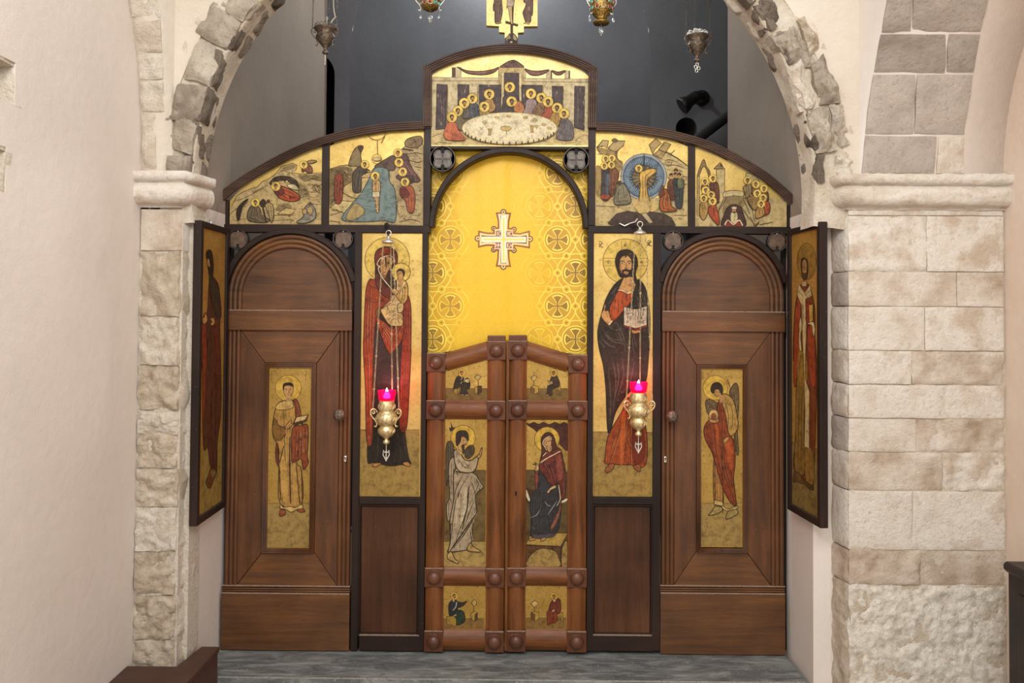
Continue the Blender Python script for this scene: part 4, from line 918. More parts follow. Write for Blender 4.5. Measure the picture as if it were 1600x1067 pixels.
p.part('child_halo'); p.c('e6c868', 390, 384, 74, o='7a5c22', w=5, n=40); p.part('painted_child', 'small gold robed child'); p.f('33211a', '356,392 360,366 384,352 414,366 422,398 408,424 396,400', None); p.f('c79a62', '358,396 366,376 392,372 406,396 404,430 382,436 364,424', '5a3a20', 3)
p.c('2a1a12', 372, 396, 4, 4); p.l('7a3026', '364,416 374,416', 3, False)
robe(p, 'cfa55c', '360,446 384,430 408,440 440,480 444,560 428,620 392,640 350,624 350,580', ['372,460 368,560', '400,470 402,600', '425,500 420,600'], '5a3a1c', 5); p.l('efe0b0', '362,450 366,540', 8); p.l('efe0b0', '424,460 398,500 392,560', 8)
robe(p, 'd9b97c', '240,660 300,600 330,560 370,600 400,650 380,700 402,716 404,800 360,812 300,800 262,750 230,690', ['260,660 330,640 390,660', '270,720 330,690 390,720', '290,760 350,720 400,740', '300,790 340,750 390,790', '280,640 300,700'], '5a3a1c', 5)
p.f('c79a62', '316,530 340,512 372,540 350,560 330,556', '5a3a20', 4); p.f('c79a62', '232,676 300,610 326,600 320,622 270,650', '5a3a20', 4); p.f('d8bd86', '364,640 406,630 404,690 370,700', '5a3a1c', 4); p.l('c79a62', '320,600 360,570 380,580', 10)
p.f('c79a62', '374,424 402,424 408,476 370,476', None, 2, False)
p.part('painted_foot'); p.f('c08a50', K2('134,755 160,738 196,742 160,762'), DK, 3); p.part('painted_foot'); p.f('c08a50', K2('340,738 376,732 392,758 360,756'), DK, 3)
p.end()
# ---- right local icon
o = tall('tall gold icon of a bearded man holding an open book, behind right red lamp', CLC, ZR_)
p = Paint(o, clip=CLC).T(915, 350, 5.083)
p.part('painted_ground', 'dull ochre painted ground'); p.f('a88a4c', K2('46,530 452,534 449,970 46,970'), None, 2, False); p.l('5a4422', K2('48,531 452,535'), 4, False)
p.part('painted_halo', 'ringed gold halo with a cross of thin lines'); p.c('e6c868', 316, 296, 178, o='7a5c22', w=5, n=60)
for q in ('286,130 286,214', '354,130 354,214', '142,272 236,272', '142,332 236,332', '408,272 492,272', '408,332 490,332'): p.l('7a5c22', q, 3, False)
IK = '4a3418'
p.txt(IK, 'W', 304, 155, 24, 5, 1); p.txt(IK, 'O', 172, 288, 26, 5); p.txt(IK, 'N', 434, 290, 24, 5)
p.txt(IK, 'IC', 100, 152, 34, 6, .55); p.txt(IK, '~', 106, 138, 32, 5); p.txt(IK, 'XC', 488, 142, 32, 6, .55); p.txt(IK, '~', 494, 132, 40, 5)
p.part('painted_figure', 'bearded man in a dark cloak over red')
CL = '26221f'
robe(p, 'a2481f', K2('130,700 150,560 240,400 300,300 398,480 402,748 300,752 180,748 128,740'), [K2('180,700 230,520 260,380'), K2('240,748 260,560 280,420'), K2('300,750 300,560 290,400'), K2('340,748 330,600'), K2('160,740 200,620'), K2('370,740 380,560'), K2('270,560 300,640'), K2('200,560 170,640')], '3a1712', 5, '5c1f12')
p.f('c8622c', K2('230,540 250,400 268,480 244,740 232,740'), None); p.f('7a2c16', K2('310,520 380,500 396,700 320,740'), None)
robe(p, 'b0491f', '200,620 262,526 350,540 370,600 300,700 206,780 184,700', ['240,560 230,700', '270,560 262,690', '300,570 296,640', '326,560 330,620', '220,600 206,740'], '3a1712', 4, '6a2414')
robe(p, CL, '96,900 100,820 130,700 164,590 230,480 296,430 300,452 262,524 206,620 186,700 206,782 300,690 370,600 380,540 400,480 420,440 470,500 500,620 512,800 506,960 '+K2('420,10 400,200 330,240 270,290 200,400 168,520 148,530 140,400 136,260 120,100')+' 110,1000', ['120,900 180,960 240,980', '130,840 220,920 330,900', '230,760 300,900 310,1020', '400,560 430,700 470,860', '440,540 480,700', '160,780 220,840 320,830', K2('180,60 200,200 180,400'), K2('240,40 250,160 200,330'), K2('320,60 300,180 240,280'), K2('150,120 165,300 160,480'), '380,640 350,760 340,880', '380,880 400,980', '200,560 250,500', '180,640 230,560'], '141010', 5, '57504a')
for q in ('150,870 210,930 300,950', '420,520 450,640', K2('210,60 220,180 190,320'), '370,900 380,1010', '460,560 480,640', '260,860 300,960', '110,930 150,980'): p.l('6b645c', q, 5, True, True)
p.f('c79a62', '262,524 296,440 310,400 380,400 400,450 384,520 340,548 300,528', '5a3a20', 3); p.l('eadcb4', '258,524 300,532 336,550 384,524', 7); p.l('8a5e34', '310,470 336,486 360,470', 4)
p.f('2b1c18', '240,330 236,280 260,224 312,203 366,216 404,266 412,330 396,380 402,430 424,470 418,490 390,470 370,420 290,424 262,400', '1a100c', 4)
p.f('c79a62', '268,320 276,276 306,250 318,266 330,250 360,280 366,330 356,380 336,410 300,410 276,370', '5a3a20', 3)
p.f('b07f48', '270,320 284,330 286,380 274,360', None); p.f('2b1c18', '286,372 300,362 322,356 346,364 358,360 352,410 322,426 294,414', None); p.f('c79a62', '302,382 320,376 340,384 330,398 310,398', None); p.l('8a3a2c', '310,388 334,388', 5, False)
for q in ('272,300 290,294 308,304', '330,304 346,294 362,298'): p.l('2a1a12', q, 6)
for x in (290, 346): p.c('e0c8a0', x, 312, 12, 5); p.c('1f130d', x, 312, 6, 5)
p.l('7a5230', '322,306 324,344 312,350', 5); p.l('7a5230', '312,352 334,352', 4)
p.f('c79a62', '150,640 158,650 152,690 180,690 190,730 206,768 182,798 140,760 122,720 138,690 144,680', '5a3a20', 4); p.l('8a5e34', '150,700 176,740', 4); p.l('8a5e34', '160,690 170,716', 4); p.f('eadcb4', '182,798 206,768 212,774 190,800', None, 3)
p.f('c79a62', '362,842 400,836 436,852 412,866 376,868', '5a3a20', 4)
p.part('painted_book', 'open book with dark lettering')
p.f('8c2c1f', '302,800 396,834 486,800 486,816 398,846 304,816', DK, 4, False); p.f('cfc4ae', '302,656 396,676 486,652 484,802 396,830 302,802', DK, 4, False); p.l('8a7a64', '396,676 396,830', 4, False)
for k, s_ in enumerate(('EPO', 'NYE', 'TO', 'P')): p.txt('3a2a20', s_, 326, 670+k*32, 24, 4, .85)
for k, s_ in enumerate(('CTY', 'IKE', 'EN', 'MOC')): p.txt('3a2a20', s_, 410, 670+k*32, 24, 4, .85)
p.part('painted_foot'); p.f('9a5a34', K2('136,800 130,780 160,745 190,744 178,780 150,800'), DK, 4); p.l(DK, K2('150,760 170,780'), 4); p.part('painted_foot'); p.f('9a5a34', K2('316,762 340,748 364,756 362,792 344,790'), DK, 4); p.l(DK, K2('330,760 356,776'), 4)
p.end()
# ================================================================== SIDE DOORS
def side_door(cx, cy, RO_, tl, tr, zt, zb, mo, ic, kick, icy, knob, key, hinge_left, label):
    """px measures: arch centre/radius, leaf edges, transom rows, moulding and icon rectangles"""
    c = P(cx, cy); d = empty('side_door', (c.x, 0, .003), label, 'door')
    xl, xr = P(tl, 505).x, P(tr, 505).x; RR = RO_*S; W = .066
    m = MB(); m.poly(arc(c.x, c.z, RR-W+.012, 0, pi, 32)+[(c.x-RR+W-.012, P(cx, zt).z), (c.x+RR-W+.012, P(cx, zt).z)], .012, .045); m.build('arched_panel', M['door_wood_h'], d)
    zt_ = P(cx, zt).z
    path = [(c.x+RR, zt_)]+arc(c.x, c.z, RR, 0, pi, 44)+[(c.x-RR, zt_)]
    m = MB(); m.sweep(path, [(q, h) for q, h in reeds(W, 3, .010, .012, 6)], .018); m.build('arch_moulding', M['door_wood_h'], d)
    x0, x1, z0, z1 = R(tl-.5, zt, tr+.3, zb); m = MB(); m.box(x0, x1, -.014, .045, z0, z1); m.build('transom', M['door_wood_h'], d, bevel=.003); m = MB(); m.box(x0+.002, x1-.002, -.0146, -.004, z1-.0034, z1+.0006); m.build('worn_edge', M['worn'], d)
    ztop, zbot = P(cx, zb).z, P(cx, 915).z
    W2 = 20*S
    for s_ in (0, 1):
        pr = reeds(W2, 3, .009, .010, 6); a = (xl, ztop) if s_ == 0 else (xr, zbot); b = (xl, zbot) if s_ == 0 else (xr, ztop)
        m = MB(); m.sweep([a, b], [(q, h) for q, h in pr], .018); m.build('reeded_stile', M['door_wood'], d)
    # four mitred boards round the icon
    ox0, ox1, oz0, oz1 = xl+W2, xr-W2, zbot, ztop; ix0, ix1, iz0, iz1 = R(*mo)
    O = [(ox0, oz0), (ox1, oz0), (ox1, oz1), (ox0, oz1)]; I = [(ix0, iz0), (ix1, iz0), (ix1, iz1), (ix0, iz1)]
    for k in range(4):
        q = [O[k], O[(k+1) % 4], I[(k+1) % 4], I[k]]; cxm, czm = sum(a for a, b in q)/4, sum(b for a, b in q)/4
        # true 45 degree mitres run out from the moulding's corners
        q = [(a+(cxm-a)*.006, b+(czm-b)*.006) for a, b in q]
        m = MB(); m.poly(q, .004, .03); m.build('mitred_board', M['door_wood_h' if k % 2 == 0 else 'door_wood'], d, bevel=.0015)
    m = MB(); m.box(ox0, ox1, .02, .045, oz0, oz1); m.build('door_back', M['dark_wood'], d)
    jx0, jx1, jz0, jz1 = R(*ic); w_ = jx0-ix0
    m = MB(); m.sweep([(ix0, iz0), (ix1, iz0), (ix1, iz1), (ix0, iz1)], [(0, -.01), (0, .006)]+[(q*1.0, h) for q, h in reeds(w_, 3, .008, .006, 5)][1:-1]+[(w_, -.004), (w_, -.01)], .0, True, True); m.build('icon_moulding', M['door_wood'], d)
    zk1, zk0 = P(cx, 915).z, P(cx, 925.5).z; k0, k1 = P(kick[0], 970).x, P(kick[1], 970).x
    m = MB(); m.sweep([(k0, zk1), (k1, zk1)], [(-q, h) for q, h in reeds(zk1-zk0, 3, .012, .008, 5)], .018); m.build('lock_rail_moulding', M['door_wood_h'], d); m = MB(); m.box(k0, k1, -.006, .01, zk1-.002, zk1+.0012); m.build('worn_edge', M['worn'], d); m = MB(); m.box(k0+.002, k1-.002, -.0126, -.004, zk0-.003, zk0+.0005); m.build('worn_edge', M['worn'], d)
    m = MB(); m.box(k0, k1, -.012, .045, .004, zk0); m.build('kick_board', M['door_wood_h'], d, bevel=.004)
    kx = P(*knob, -.03); m = MB(); m.lathe((kx.x, 0, kx.z), [(.016, .0), (.016, .006), (.009, .010), (.009, .026), (.020, .030), (.0275, .040), (.0285, .050), (.022, .060), (.010, .064), (0, .065)], 'Y', 22)
    kn = m.build('door_knob', M['bronze'], d, 'round bronze knob chased with a rosette')
    m = MB()
    for k in range(8):
        a = 2*pi*k/8; m.lathe((kx.x+.015*math.cos(a), -.061, kx.z+.015*math.sin(a)), [(0, .004), (.003, .003), (.004, 0)], 'Y', 8)
    m.lathe((kx.x, -.064, kx.z), [(0, .005), (.005, .003), (.006, 0)], 'Y', 10); m.build('rosette_bead', M['bronze'], kn)
    ky = P(*key, 0); m = MB(); m.lathe((ky.x, -.008, ky.z+.004), [(0, .003), (.006, .003), (.007, 0), (.007, -.01)], 'Y', 14); m.box(ky.x-.0045, ky.x+.0045, -.0105, 0, ky.z-.016, ky.z+.004)
    e = m.build('keyhole_plate', M['silver'], d); m = MB(); m.box(ky.x-.002, ky.x+.002, -.0118, -.0085, ky.z-.010, ky.z+.006); m.build('keyhole', M['black'], e)
    m = MB(); m.box(jx0-.004, jx1+.004, .000, .02, jz0-.004, jz1+.004); b = m.build('icon_panel', M['gold_old'], d)
    return d, b
dl, il = side_door(453.3, 463.5, 98, 355.5, 550.5, 484.5, 516, (411.5, 567, 492.7, 863.5), (419, 575, 485.5, 855), (346, 546.5), 0, (531.5, 647.5), (540, 715), True, 'left brown side door with a painted deacon holding a book in gold')
dr, ir = side_door(1129.4, 464.5, 95.5, 1034.3, 1225, 486.5, 518, (1088.5, 570, 1167, 862.5), (1094.8, 577.5, 1159, 853.5), (1031, 1226), 0, (1049, 650), (1039, 716), False, 'right brown side door with a painted red robed angel in gold')
# ---- deacon
p = Paint(il).T(400, 560, 3.4437)
p.part('painted_ground'); p.f('a88d54', '66,780 293,778 289,1014 58,1014', None, 2, False); p.l('6a5228', '66,780 292,778', 2.5, False)
p.part('painted_saint', 'young deacon in ochre with a red stole')
p.c('d9b452', 174, 160, 70, o='7a5c22', w=3, n=40)
for x in (82, 88, 270): p.l('6a4a20', [(x, 64), (x-3, 120)], 3, True, True)
robe(p, '7d3a26', '112,450 106,540 122,584 132,560 150,440', ['120,470 118,560'], DK, 3); robe(p, '8c4228', '204,220 226,232 244,300 252,360 236,340 214,330 196,280', ['215,240 236,320'], DK, 3)
robe(p, 'b98f4a', '120,240 150,228 200,228 214,320 206,420 220,560 244,600 246,782 130,782 124,580 120,470 96,430 88,380 100,290', ['150,280 154,420 160,600 170,770', '180,440 186,600 190,780', '130,600 140,700 142,770', '215,560 224,680 232,776', '120,300 116,380 140,440', '140,370 160,400 150,440'], DK, 3.5)
p.f('d6b26a', '108,272 120,240 150,230 192,230 200,262 160,276', DK, 2.5); p.f('d9b97c', '150,228 172,238 192,226 194,236 170,246 148,238', None)
p.f('8a6430', '88,390 100,320 124,360 150,370 160,400 130,440 104,430', DK, 2.5); p.f('c9a058', '132,560 150,520 168,640 172,770 150,770 136,700', None); p.f('c9a058', '200,570 214,570 232,776 204,776', None)
for q in ('184,420 180,560 186,780', '126,580 132,760', '246,600 250,780', '216,560 236,780', '150,470 128,560'): p.l('4a2a18', q, 5, True)
robe(p, '8f4326', '196,380 240,362 276,356 282,420 276,520 282,560 256,600 244,540 220,550 192,548', ['220,390 212,520', '250,380 246,520', '268,380 268,500', '236,400 230,530'], DK, 3.5)
p.f('5a3a26', '200,352 216,316 284,302 272,336 210,362', DK, 3, False); p.f('d9bd84', '206,346 220,316 280,304 264,330', DK, 2, False)
p.f('c08f58', '156,372 178,340 192,330 190,348 200,352 176,378', DK, 2.5); p.l('c08f58', '166,370 160,404', 8)
p.f('c79a66', '150,176 150,148 164,136 188,136 200,150 198,184 184,206 172,210 158,200', '5a3a20', 2); p.f('c79a66', '162,200 188,198 190,228 162,230', None, 2, False)
p.f('2a1a14', '146,170 146,142 160,130 190,130 202,144 202,166 196,150 178,146 156,150 152,170', None)
for x in (163, 186): p.l('2a1a12', [(x-7, 164), (x+6, 164)], 2.5, False); p.c('2a1a12', x, 169, 3, 2.4)
p.l('7a5230', '175,168 178,186 170,188', 2); p.l('8a3a2c', '168,195 182,195', 2.5, False)
p.f('d9bb78', '134,784 150,800 180,796 214,800 246,784 252,806 220,812 190,826 160,810 132,806', DK, 2.5); p.f('9a5230', '134,812 158,818 156,840 132,850 128,836', DK, 2.5); p.f('9a5230', '220,812 254,808 264,822 240,826', DK, 2.5)
p.end()
# ---- angel on the right side door
p = Paint(ir).T(1030, 560, 3.4437)
p.part('painted_ground'); p.f('a88d54', '220,778 440,778 441,1010 220,1008', None, 2, False); p.l('6a5228', '220,778 440,778', 2.5, False)
p.part('painted_angel', 'angel with bowed head in ochre and red')
p.c('dcb852', 302, 158, 66, o='7a5c22', w=3, n=40)
for x in (230, 236): p.l('6a4a20', [(x, 70), (x-2, 116)], 3, True, True)
robe(p, '6a563a', '378,190 392,150 412,132 426,160 428,260 420,380 428,500 418,516 410,440 400,300', ['400,170 412,260 412,380', '392,190 400,280'], DK, 3); p.l('6a563a', '366,112 380,150', 6)
robe(p, '6a563a', '248,236 270,218 300,232 320,250 310,290 280,286 262,300', ['270,236 300,270'], DK, 3)
robe(p, 'b8924c', '334,200 370,196 400,230 418,300 424,370 400,410 372,420 330,420 320,300', ['350,220 372,300 368,400', '380,230 396,300 390,390', '340,240 350,330'], DK, 3.5)
robe(p, 'b07a3c', '296,520 340,500 344,800 296,780', ['310,560 314,770', '328,560 330,780'], DK, 3)
robe(p, '8f3f20', '322,220 340,250 360,320 372,400 404,450 408,560 400,640 410,740 414,790 380,770 340,690 300,560 282,500 250,440 240,380 262,336 300,320', ['330,260 340,360 330,480', '300,340 300,440 320,560 350,680', '270,350 290,460', '350,440 352,560 380,680 404,770', '380,450 380,560 396,680', '330,480 345,600 390,730', '250,400 290,500'], '3a1712', 3.5)
p.f('b5562a', '350,440 376,430 396,470 392,600 370,560 356,500', None); p.f('b5562a', '300,350 318,380 316,470 304,420', None); p.f('7a3018', '252,400 276,420 292,500 270,470', None)
p.c('cfae70', 292, 308, 26, 34, '6a4a24', 3); p.c('8a4a34', 292, 312, 13, 18, DK, 2); p.f('c08f58', '266,320 290,330 320,322 316,344 276,344', DK, 2.5)
p.f('c08f58', '344,440 362,422 376,428 360,450 348,460', DK, 2.5)
p.f('b48a58', '296,188 300,170 322,164 332,180 330,196 314,204 300,200', '5a3a20', 2); p.f('b48a58', '322,180 340,190 346,230 326,236', None)
p.f('2a1f1a', '276,170 284,140 310,128 334,140 342,170 336,196 328,182 318,166 300,166 290,188', '17100c', 2)
p.l('2a1a12', '302,180 312,178', 2.5, False); p.l('2a1a12', '318,182 326,180', 2.5, False); p.l('8a3a2c', '312,196 320,196', 2, False)
for q in ('298,560 300,780', '342,420 338,560 342,830', '424,370 404,420 410,500'): p.l('4a2a18', q, 4)
p.f('d9bb78', '296,760 340,770 344,794 296,784', DK, 2.5, False); p.f('d9bb78', '340,790 370,810 416,792 418,806 380,822 340,806', DK, 2.5)
p.f('a8935a', '300,796 334,798 336,820 300,838 264,842 280,826', DK, 3); p.f('a8935a', '372,820 416,812 422,832 400,848 364,864 358,856', DK, 3)
p.end()

# ================================================================== ROYAL DOOR, TWO LEAVES
def royal(px_l, px_r, s0, s1, i0, i1, top, label, key):
    """s0,s1: stiles (left,right) as px spans; top: block spans"""
    cx = (px_l+px_r)/2; c = P(cx, 1014); d = empty('royal_door_leaf', (c.x, 0, .003), label, 'door'); YF = .0
    (a0, a1), (b0, b1) = s0, s1
    U = lambda px, py: P(px, py).x
    def stile(x0, x1, z0, z1):
        m = MB(); w_ = x1-x0; pr = [(0, -.03), (0, .004)]+[(w_*(.03+.94*i/10), .004+.020*math.sin(pi*i/10)**.7) for i in range(11)]+[(w_, .004), (w_, -.03)]
        m.sweep([(x0, z1), (x0, z0)], pr, YF); m.build('stile', M['royal_wood'], d)
    def rail_(pa, pb, h):                            # along its upper edge from a to b
        m = MB(); pr = [(0, -.03), (0, .006)]+[(-h*(.03+.94*i/10), .006+.022*math.sin(pi*i/10)**.7) for i in range(11)]+[(-h, .006), (-h, -.03)]
        m.sweep([pa, pb], pr, YF); m.build('rail', M['royal_wood_h'], d)
    rows = [(625, 654.7), (885, 914.5), (982.5, 1015)]
    # x at a lower row keeps the leaf upright
    A0, A1, B0, B1 = U(a0, 600), U(a1, 600), U(b0, 600), U(b1, 600)
    tl, tr = top                                     # (y0,y1) of top block on each stile
    zrow = [(P(cx, r[0]).z, P(cx, r[1]).z) for r in rows]
    for (x0, x1, t_) in ((A0, A1, tl), (B0, B1, tr)):
        zs = [P((a0+b1)/2, t_[1]).z]+[q for r in zrow for q in r]
        for hi, lo in ((zs[0], zs[1]), (zs[2], zs[3]), (zs[4], zs[5])): stile(x0, x1, lo, hi)
        for zh, zl in [(P((a0+b1)/2, t_[0]).z, P((a0+b1)/2, t_[1]).z)]+zrow:
            m = MB(); m.box(x0-.002, x1+.002, -.028, .03, zl, zh); b = m.build('corner_block', M['block_wood'], d, bevel=.003)
            xc, zc_ = (x0+x1)/2, (zh+zl)/2; m = MB(); m.box(x0, x1, -.0286, -.02, zh-.0026, zh+.0005); m.build('worn_edge', M['worn'], b)
            m = MB(); m.lathe((xc, -.028, zc_), [(.036, -.01), (.036, .002), (.033, .004), (.031, .001), (.031, .0)]+[(.0305*math.cos(t), .022*math.sin(t)+.004) for t in [pi/2*i/8 for i in range(9)]], 'Y', 28); m.build('boss', M['boss_wood'], b)
    for zh, zl in zrow: rail_((A1, zh), (B0, zh), zh-zl)
    zt_ = [(P(cx, t_[0]).z+.0, P(cx, t_[1]).z) for t_ in (tl, tr)]
    h = (zt_[0][0]-zt_[0][1])*.98
    lf = tl[0] > tr[0]
    pa, pb = ((A1, P(a1, 551.5).z), (B0, P(b0, 533.2).z)) if lf else ((A1, P(a1, 533).z), (B0, P(b0, 553.2).z))
    ex = Vector((pb[0]-pa[0], pb[1]-pa[1])).normalized()*.014; pa, pb = (pa[0]-ex.x, pa[1]-ex.y), (pb[0]+ex.x, pb[1]+ex.y)
    rail_(pa, pb, .082)
    x0, x1 = (B0, B1) if lf else (A0, A1); zc0 = P(cx, (tr if lf else tl)[0]).z
    m = MB(); m.box(x0, x1, -.030, .03, zc0, zc0+.026); m.build('top_cap', M['block_wood'], d, bevel=.003)
    m = MB(); m.poly([(A0+.004, zrow[2][1]+.01), (B1-.004, zrow[2][1]+.01), (B1-.004, zt_[1][0]-.01), (A0+.004, zt_[0][0]-.01)], .012, .035); m.build('door_back', M['dark_wood'], d)
    bs = []
    zt0, zt1 = (P(cx, 580).z, P(cx, 562).z) if lf else (P(cx, 562).z, P(cx, 580).z)
    bb = [[(A1, zrow[0][0]), (B0, zrow[0][0]), (B0, zt1), (A1, zt0)], [(A1, zrow[1][0]), (B0, zrow[1][0]), (B0, zrow[0][1]), (A1, zrow[0][1])], [(A1, zrow[2][0]), (B0, zrow[2][0]), (B0, zrow[1][1]), (A1, zrow[1][1])]]
    for q in bb:
        m = MB(); m.poly([(a-.004 if i in (0, 3) else a+.004, b-.006 if i < 2 else b+.006) for i, (a, b) in enumerate(q)], .0, .012); bs.append(m.build('icon_panel', M['gold_old'], d))
    if key:
        k = P(806, 770, -.02); m = MB(); m.lathe((k.x, -.0235, k.z+.004), [(0, .003), (.0045, .003), (.005, 0), (.005, -.006)], 'Y', 12); m.box(k.x-.0035, k.x+.0035, -.0262, -.018, k.z-.012, k.z+.003); m.build('keyhole', M['black'], d)
    return d, bs
r1, b1 = royal(665, 790, (667.7, 696), (761.5, 789.5), 0, 0, ((551.5, 580.5), (532.5, 561.5)), 'left leaf of studded central double door, with a painted winged angel', False)
r2, b2 = royal(793, 917, (794.6, 823), (887.6, 916.8), 0, 0, ((532.5, 562), (553.5, 582)), 'right leaf of studded central double door, with a painted seated woman', True)
x0 = P(790, 770).x; x1 = P(794.3, 770).x
m = MB(); m.box(x0, x1, -.026, .0, P(792, 1013).z, P(792, 532).z); m.build('meeting_strip', M['royal_wood'], r2, bevel=.002)
# ---- angel of the left leaf
p = Paint(b1[1]).T(655, 640, 4.27)
p.part('painted_ground'); p.f('6f5a34', '164,400 446,404 442,880 160,880', None, 2, False); p.f('b0965a', '160,878 442,880 440,1046 158,1046', None, 2, False); p.l('4a3820', '166,400 446,404', 3, False); p.l('4a3820', '160,880 442,880', 3, False)
p.part('painted_angel', 'winged angel in pale drapery stepping forward')
p.c('d9b24c', 292, 186, 82, o='6a4d1c', w=4, n=40)
robe(p, '2f2520', '200,120 214,118 208,78 226,118 240,112 226,136 208,146', [], None, 2)
robe(p, '4f4838', '180,240 196,212 220,216 232,260 222,340 200,420 184,510 178,440 176,330', ['196,240 196,400', '210,240 206,360', '222,260 214,330'], DK, 4); robe(p, '4a4234', '310,262 350,236 368,256 362,296 330,326 306,312', ['330,260 345,300', '350,250 350,300'], DK, 4)
robe(p, 'a5947c', '204,340 240,330 236,520 230,600 216,720 190,740 182,640 204,580 196,450', ['215,360 214,560', '228,400 224,560', '200,620 196,710'], DK, 4.5)
robe(p, 'ac9b84', '236,400 330,410 384,440 400,480 428,516 376,570 384,680 360,740 350,880 330,930 200,950 196,930 210,860 204,740 230,600', ['300,420 250,520 234,600', '340,430 280,520 240,640 220,820', '336,500 320,640 290,800', '330,520 300,720 270,800 230,930', '350,480 376,560', '380,460 410,510', '370,600 330,700 300,780', '384,690 300,830 230,920', '360,740 290,850', '350,870 340,800', '250,560 230,700 214,850', '270,540 250,640', '400,490 370,560'], '31261c', 5, '463828')
for q in ('330,510 322,640 286,800', '240,410 290,420', '384,686 250,880 206,940', '210,760 206,880'): p.l('31261c', q, 9, True, True)
p.f('c9baa0', '300,560 316,520 318,640 290,740 274,760', None); p.f('c0b094', '250,620 276,580 262,700 240,800', None)
robe(p, 'b8a88c', '232,280 262,266 300,330 346,338 386,310 396,320 374,400 330,420 270,410 240,360', ['260,320 300,380 350,390', '300,340 330,380'], '31261c', 5)
p.f('c09a68', '388,306 402,296 412,262 420,252 414,300 400,322 392,320', DK, 3.5); p.f('d2b05c', '246,250 270,236 292,290 280,296', None)
p.f('c09a68', '270,190 280,176 312,180 322,204 312,232 290,232 280,250 300,270 284,282 258,250', '5a3a20', 3)
p.f('2f2520', '250,240 246,190 252,150 290,138 322,152 330,200 318,196 300,180 282,182 276,206 268,226', '17100c', 3); p.f('2f2520', '286,236 302,240 300,290 288,290', None)
p.l('2a1a12', '290,206 302,202', 4); p.l('2a1a12', '310,202 320,204', 4); p.l('8a3a2c', '304,228 312,226', 3.5)
p.f('c0a068', '192,958 216,946 236,990 262,1012 256,1024 222,1010 190,990', DK, 4); p.f('c0a068', '324,910 344,888 366,916 406,938 400,948 326,940', DK, 4)
p.end()
# ---- seated woman of the right leaf
p = Paint(b2[1]).T(785, 640, 4.27)
p.part('painted_ground'); p.f('5c4a2c', '156,402 436,400 432,1046 152,1046', None, 2, False); p.l('4a3820', '156,402 436,400', 3, False)
p.f('4a2420', '170,86 436,90 436,268 390,240 330,170 250,160 210,130', DK, 3); 
for q in ('220,110 300,140 380,220', '280,104 360,150 430,240', '350,104 430,160'): p.l('2a1410', q, 6, True, True)
p.f('c4a14c', '156,68 436,68 436,94 410,84 384,96 350,84 312,98 276,84 240,96 210,84 180,94 156,84', DK, 3)
p.part('painted_throne', 'dark cushioned painted seat')
p.f('a08040', '392,260 436,300 436,400 420,400', None); p.f('3c2a1c', '156,540 180,530 240,560 240,640 170,620', DK, 3); p.f('d9cdb0', '156,536 166,540 186,600 176,612 158,580', DK, 3); p.f('d9cdb0', '392,610 432,590 430,610 398,624', DK, 3)
p.part('painted_footstool', 'tan arched painted footstool'); p.f('3a2a1e', '156,906 390,912 434,860 432,1046 152,1046', DK, 3, False); p.f('b5964c', '154,900 196,816 434,824 388,912', DK, 4, False); p.f('5c3a22', '154,906 388,914 386,1040 366,1040 366,980 340,930 230,930 176,980 172,1040 154,1040', DK, 3, False)
p.f('a58a50', '176,1046 178,990 230,938 290,928 350,946 372,990 374,1046', None); p.f('a58a50', '398,1046 400,930 430,880 430,1046', None)
p.part('painted_woman', 'seated woman in maroon veil and dark blue dress')
p.c('d9b24c', 298, 198, 83, o='6a4d1c', w=4, n=40)
robe(p, '2b303a', '224,400 246,396 300,470 380,520 392,620 384,740 356,830 300,850 210,850 188,830 192,720 180,640 200,560 236,510', ['260,520 250,660 255,820', '300,560 280,640', '280,620 340,660', '360,600 300,690', '210,560 200,700 210,820', '340,700 320,820'], '14161c', 4, '15181f')
p.l('8a94a4', '182,722 230,700 252,660', 5, True, True); p.l('8a94a4', '282,612 300,636 322,642', 5, True, True); p.l('8a94a4', '302,700 330,660 366,606', 5, True, True); p.l('4a5362', '200,780 214,800', 6)
robe(p, '6a2c2a', '250,350 270,290 330,250 384,262 404,330 420,420 420,560 398,600 386,540 370,490 330,510 280,440 250,400', ['300,330 330,420 350,490', '340,300 370,400 380,480', '380,300 396,420', '270,360 310,430', '390,440 404,560'], '2a1210', 5, '3a1614')
p.f('8f4a40', '360,320 386,300 400,440 380,470 364,420', None); p.f('8a3c38', '218,430 240,396 236,510 224,530', DK, 3); p.f('8a5048', '372,500 386,520 392,640 372,730 340,790 318,786 350,720 380,640', DK, 3.5); p.l('d9cdb0', '374,500 386,580 384,600 364,640', 5)
p.l('d9c8a0', '252,354 300,322 388,276', 7); p.l('d9c8a0', '268,310 300,280 326,270', 5)
p.f('4a201e', '262,250 258,200 276,164 306,150 336,166 352,210 362,262 330,270 300,280 276,290 256,330 262,290', '2a1210', 4)
p.f('c09a68', '272,216 284,190 314,182 326,210 322,244 304,258 286,246', '5a3a20', 3); p.f('c09a68', '300,250 326,240 328,272 306,278', None); p.l('d9cdb0', '268,226 280,196 316,178 328,200', 4); p.l('d9cdb0', '268,226 282,246 296,270', 4)
for x in (282, 306): p.l('2a1a12', [(x-7, 212), (x+6, 208)], 4); p.l('8a3a2c', '292,246 304,244', 3.5)
p.l('6a4426', '292,212 294,230', 3)
p.f('cfae7c', '216,404 226,372 200,362 228,364 214,350 236,366 244,396 230,410', DK, 3); p.f('cfae7c', '298,546 330,510 358,504 356,520 326,534 308,556', DK, 3)
p.f('4a4650', '194,826 252,830 330,822 356,830 320,850 220,856', DK, 3); p.f('b08a58', '186,856 224,856 210,870 178,872', DK, 3); p.f('b08a58', '258,858 290,852 284,868 258,876', DK, 3)
p.end()
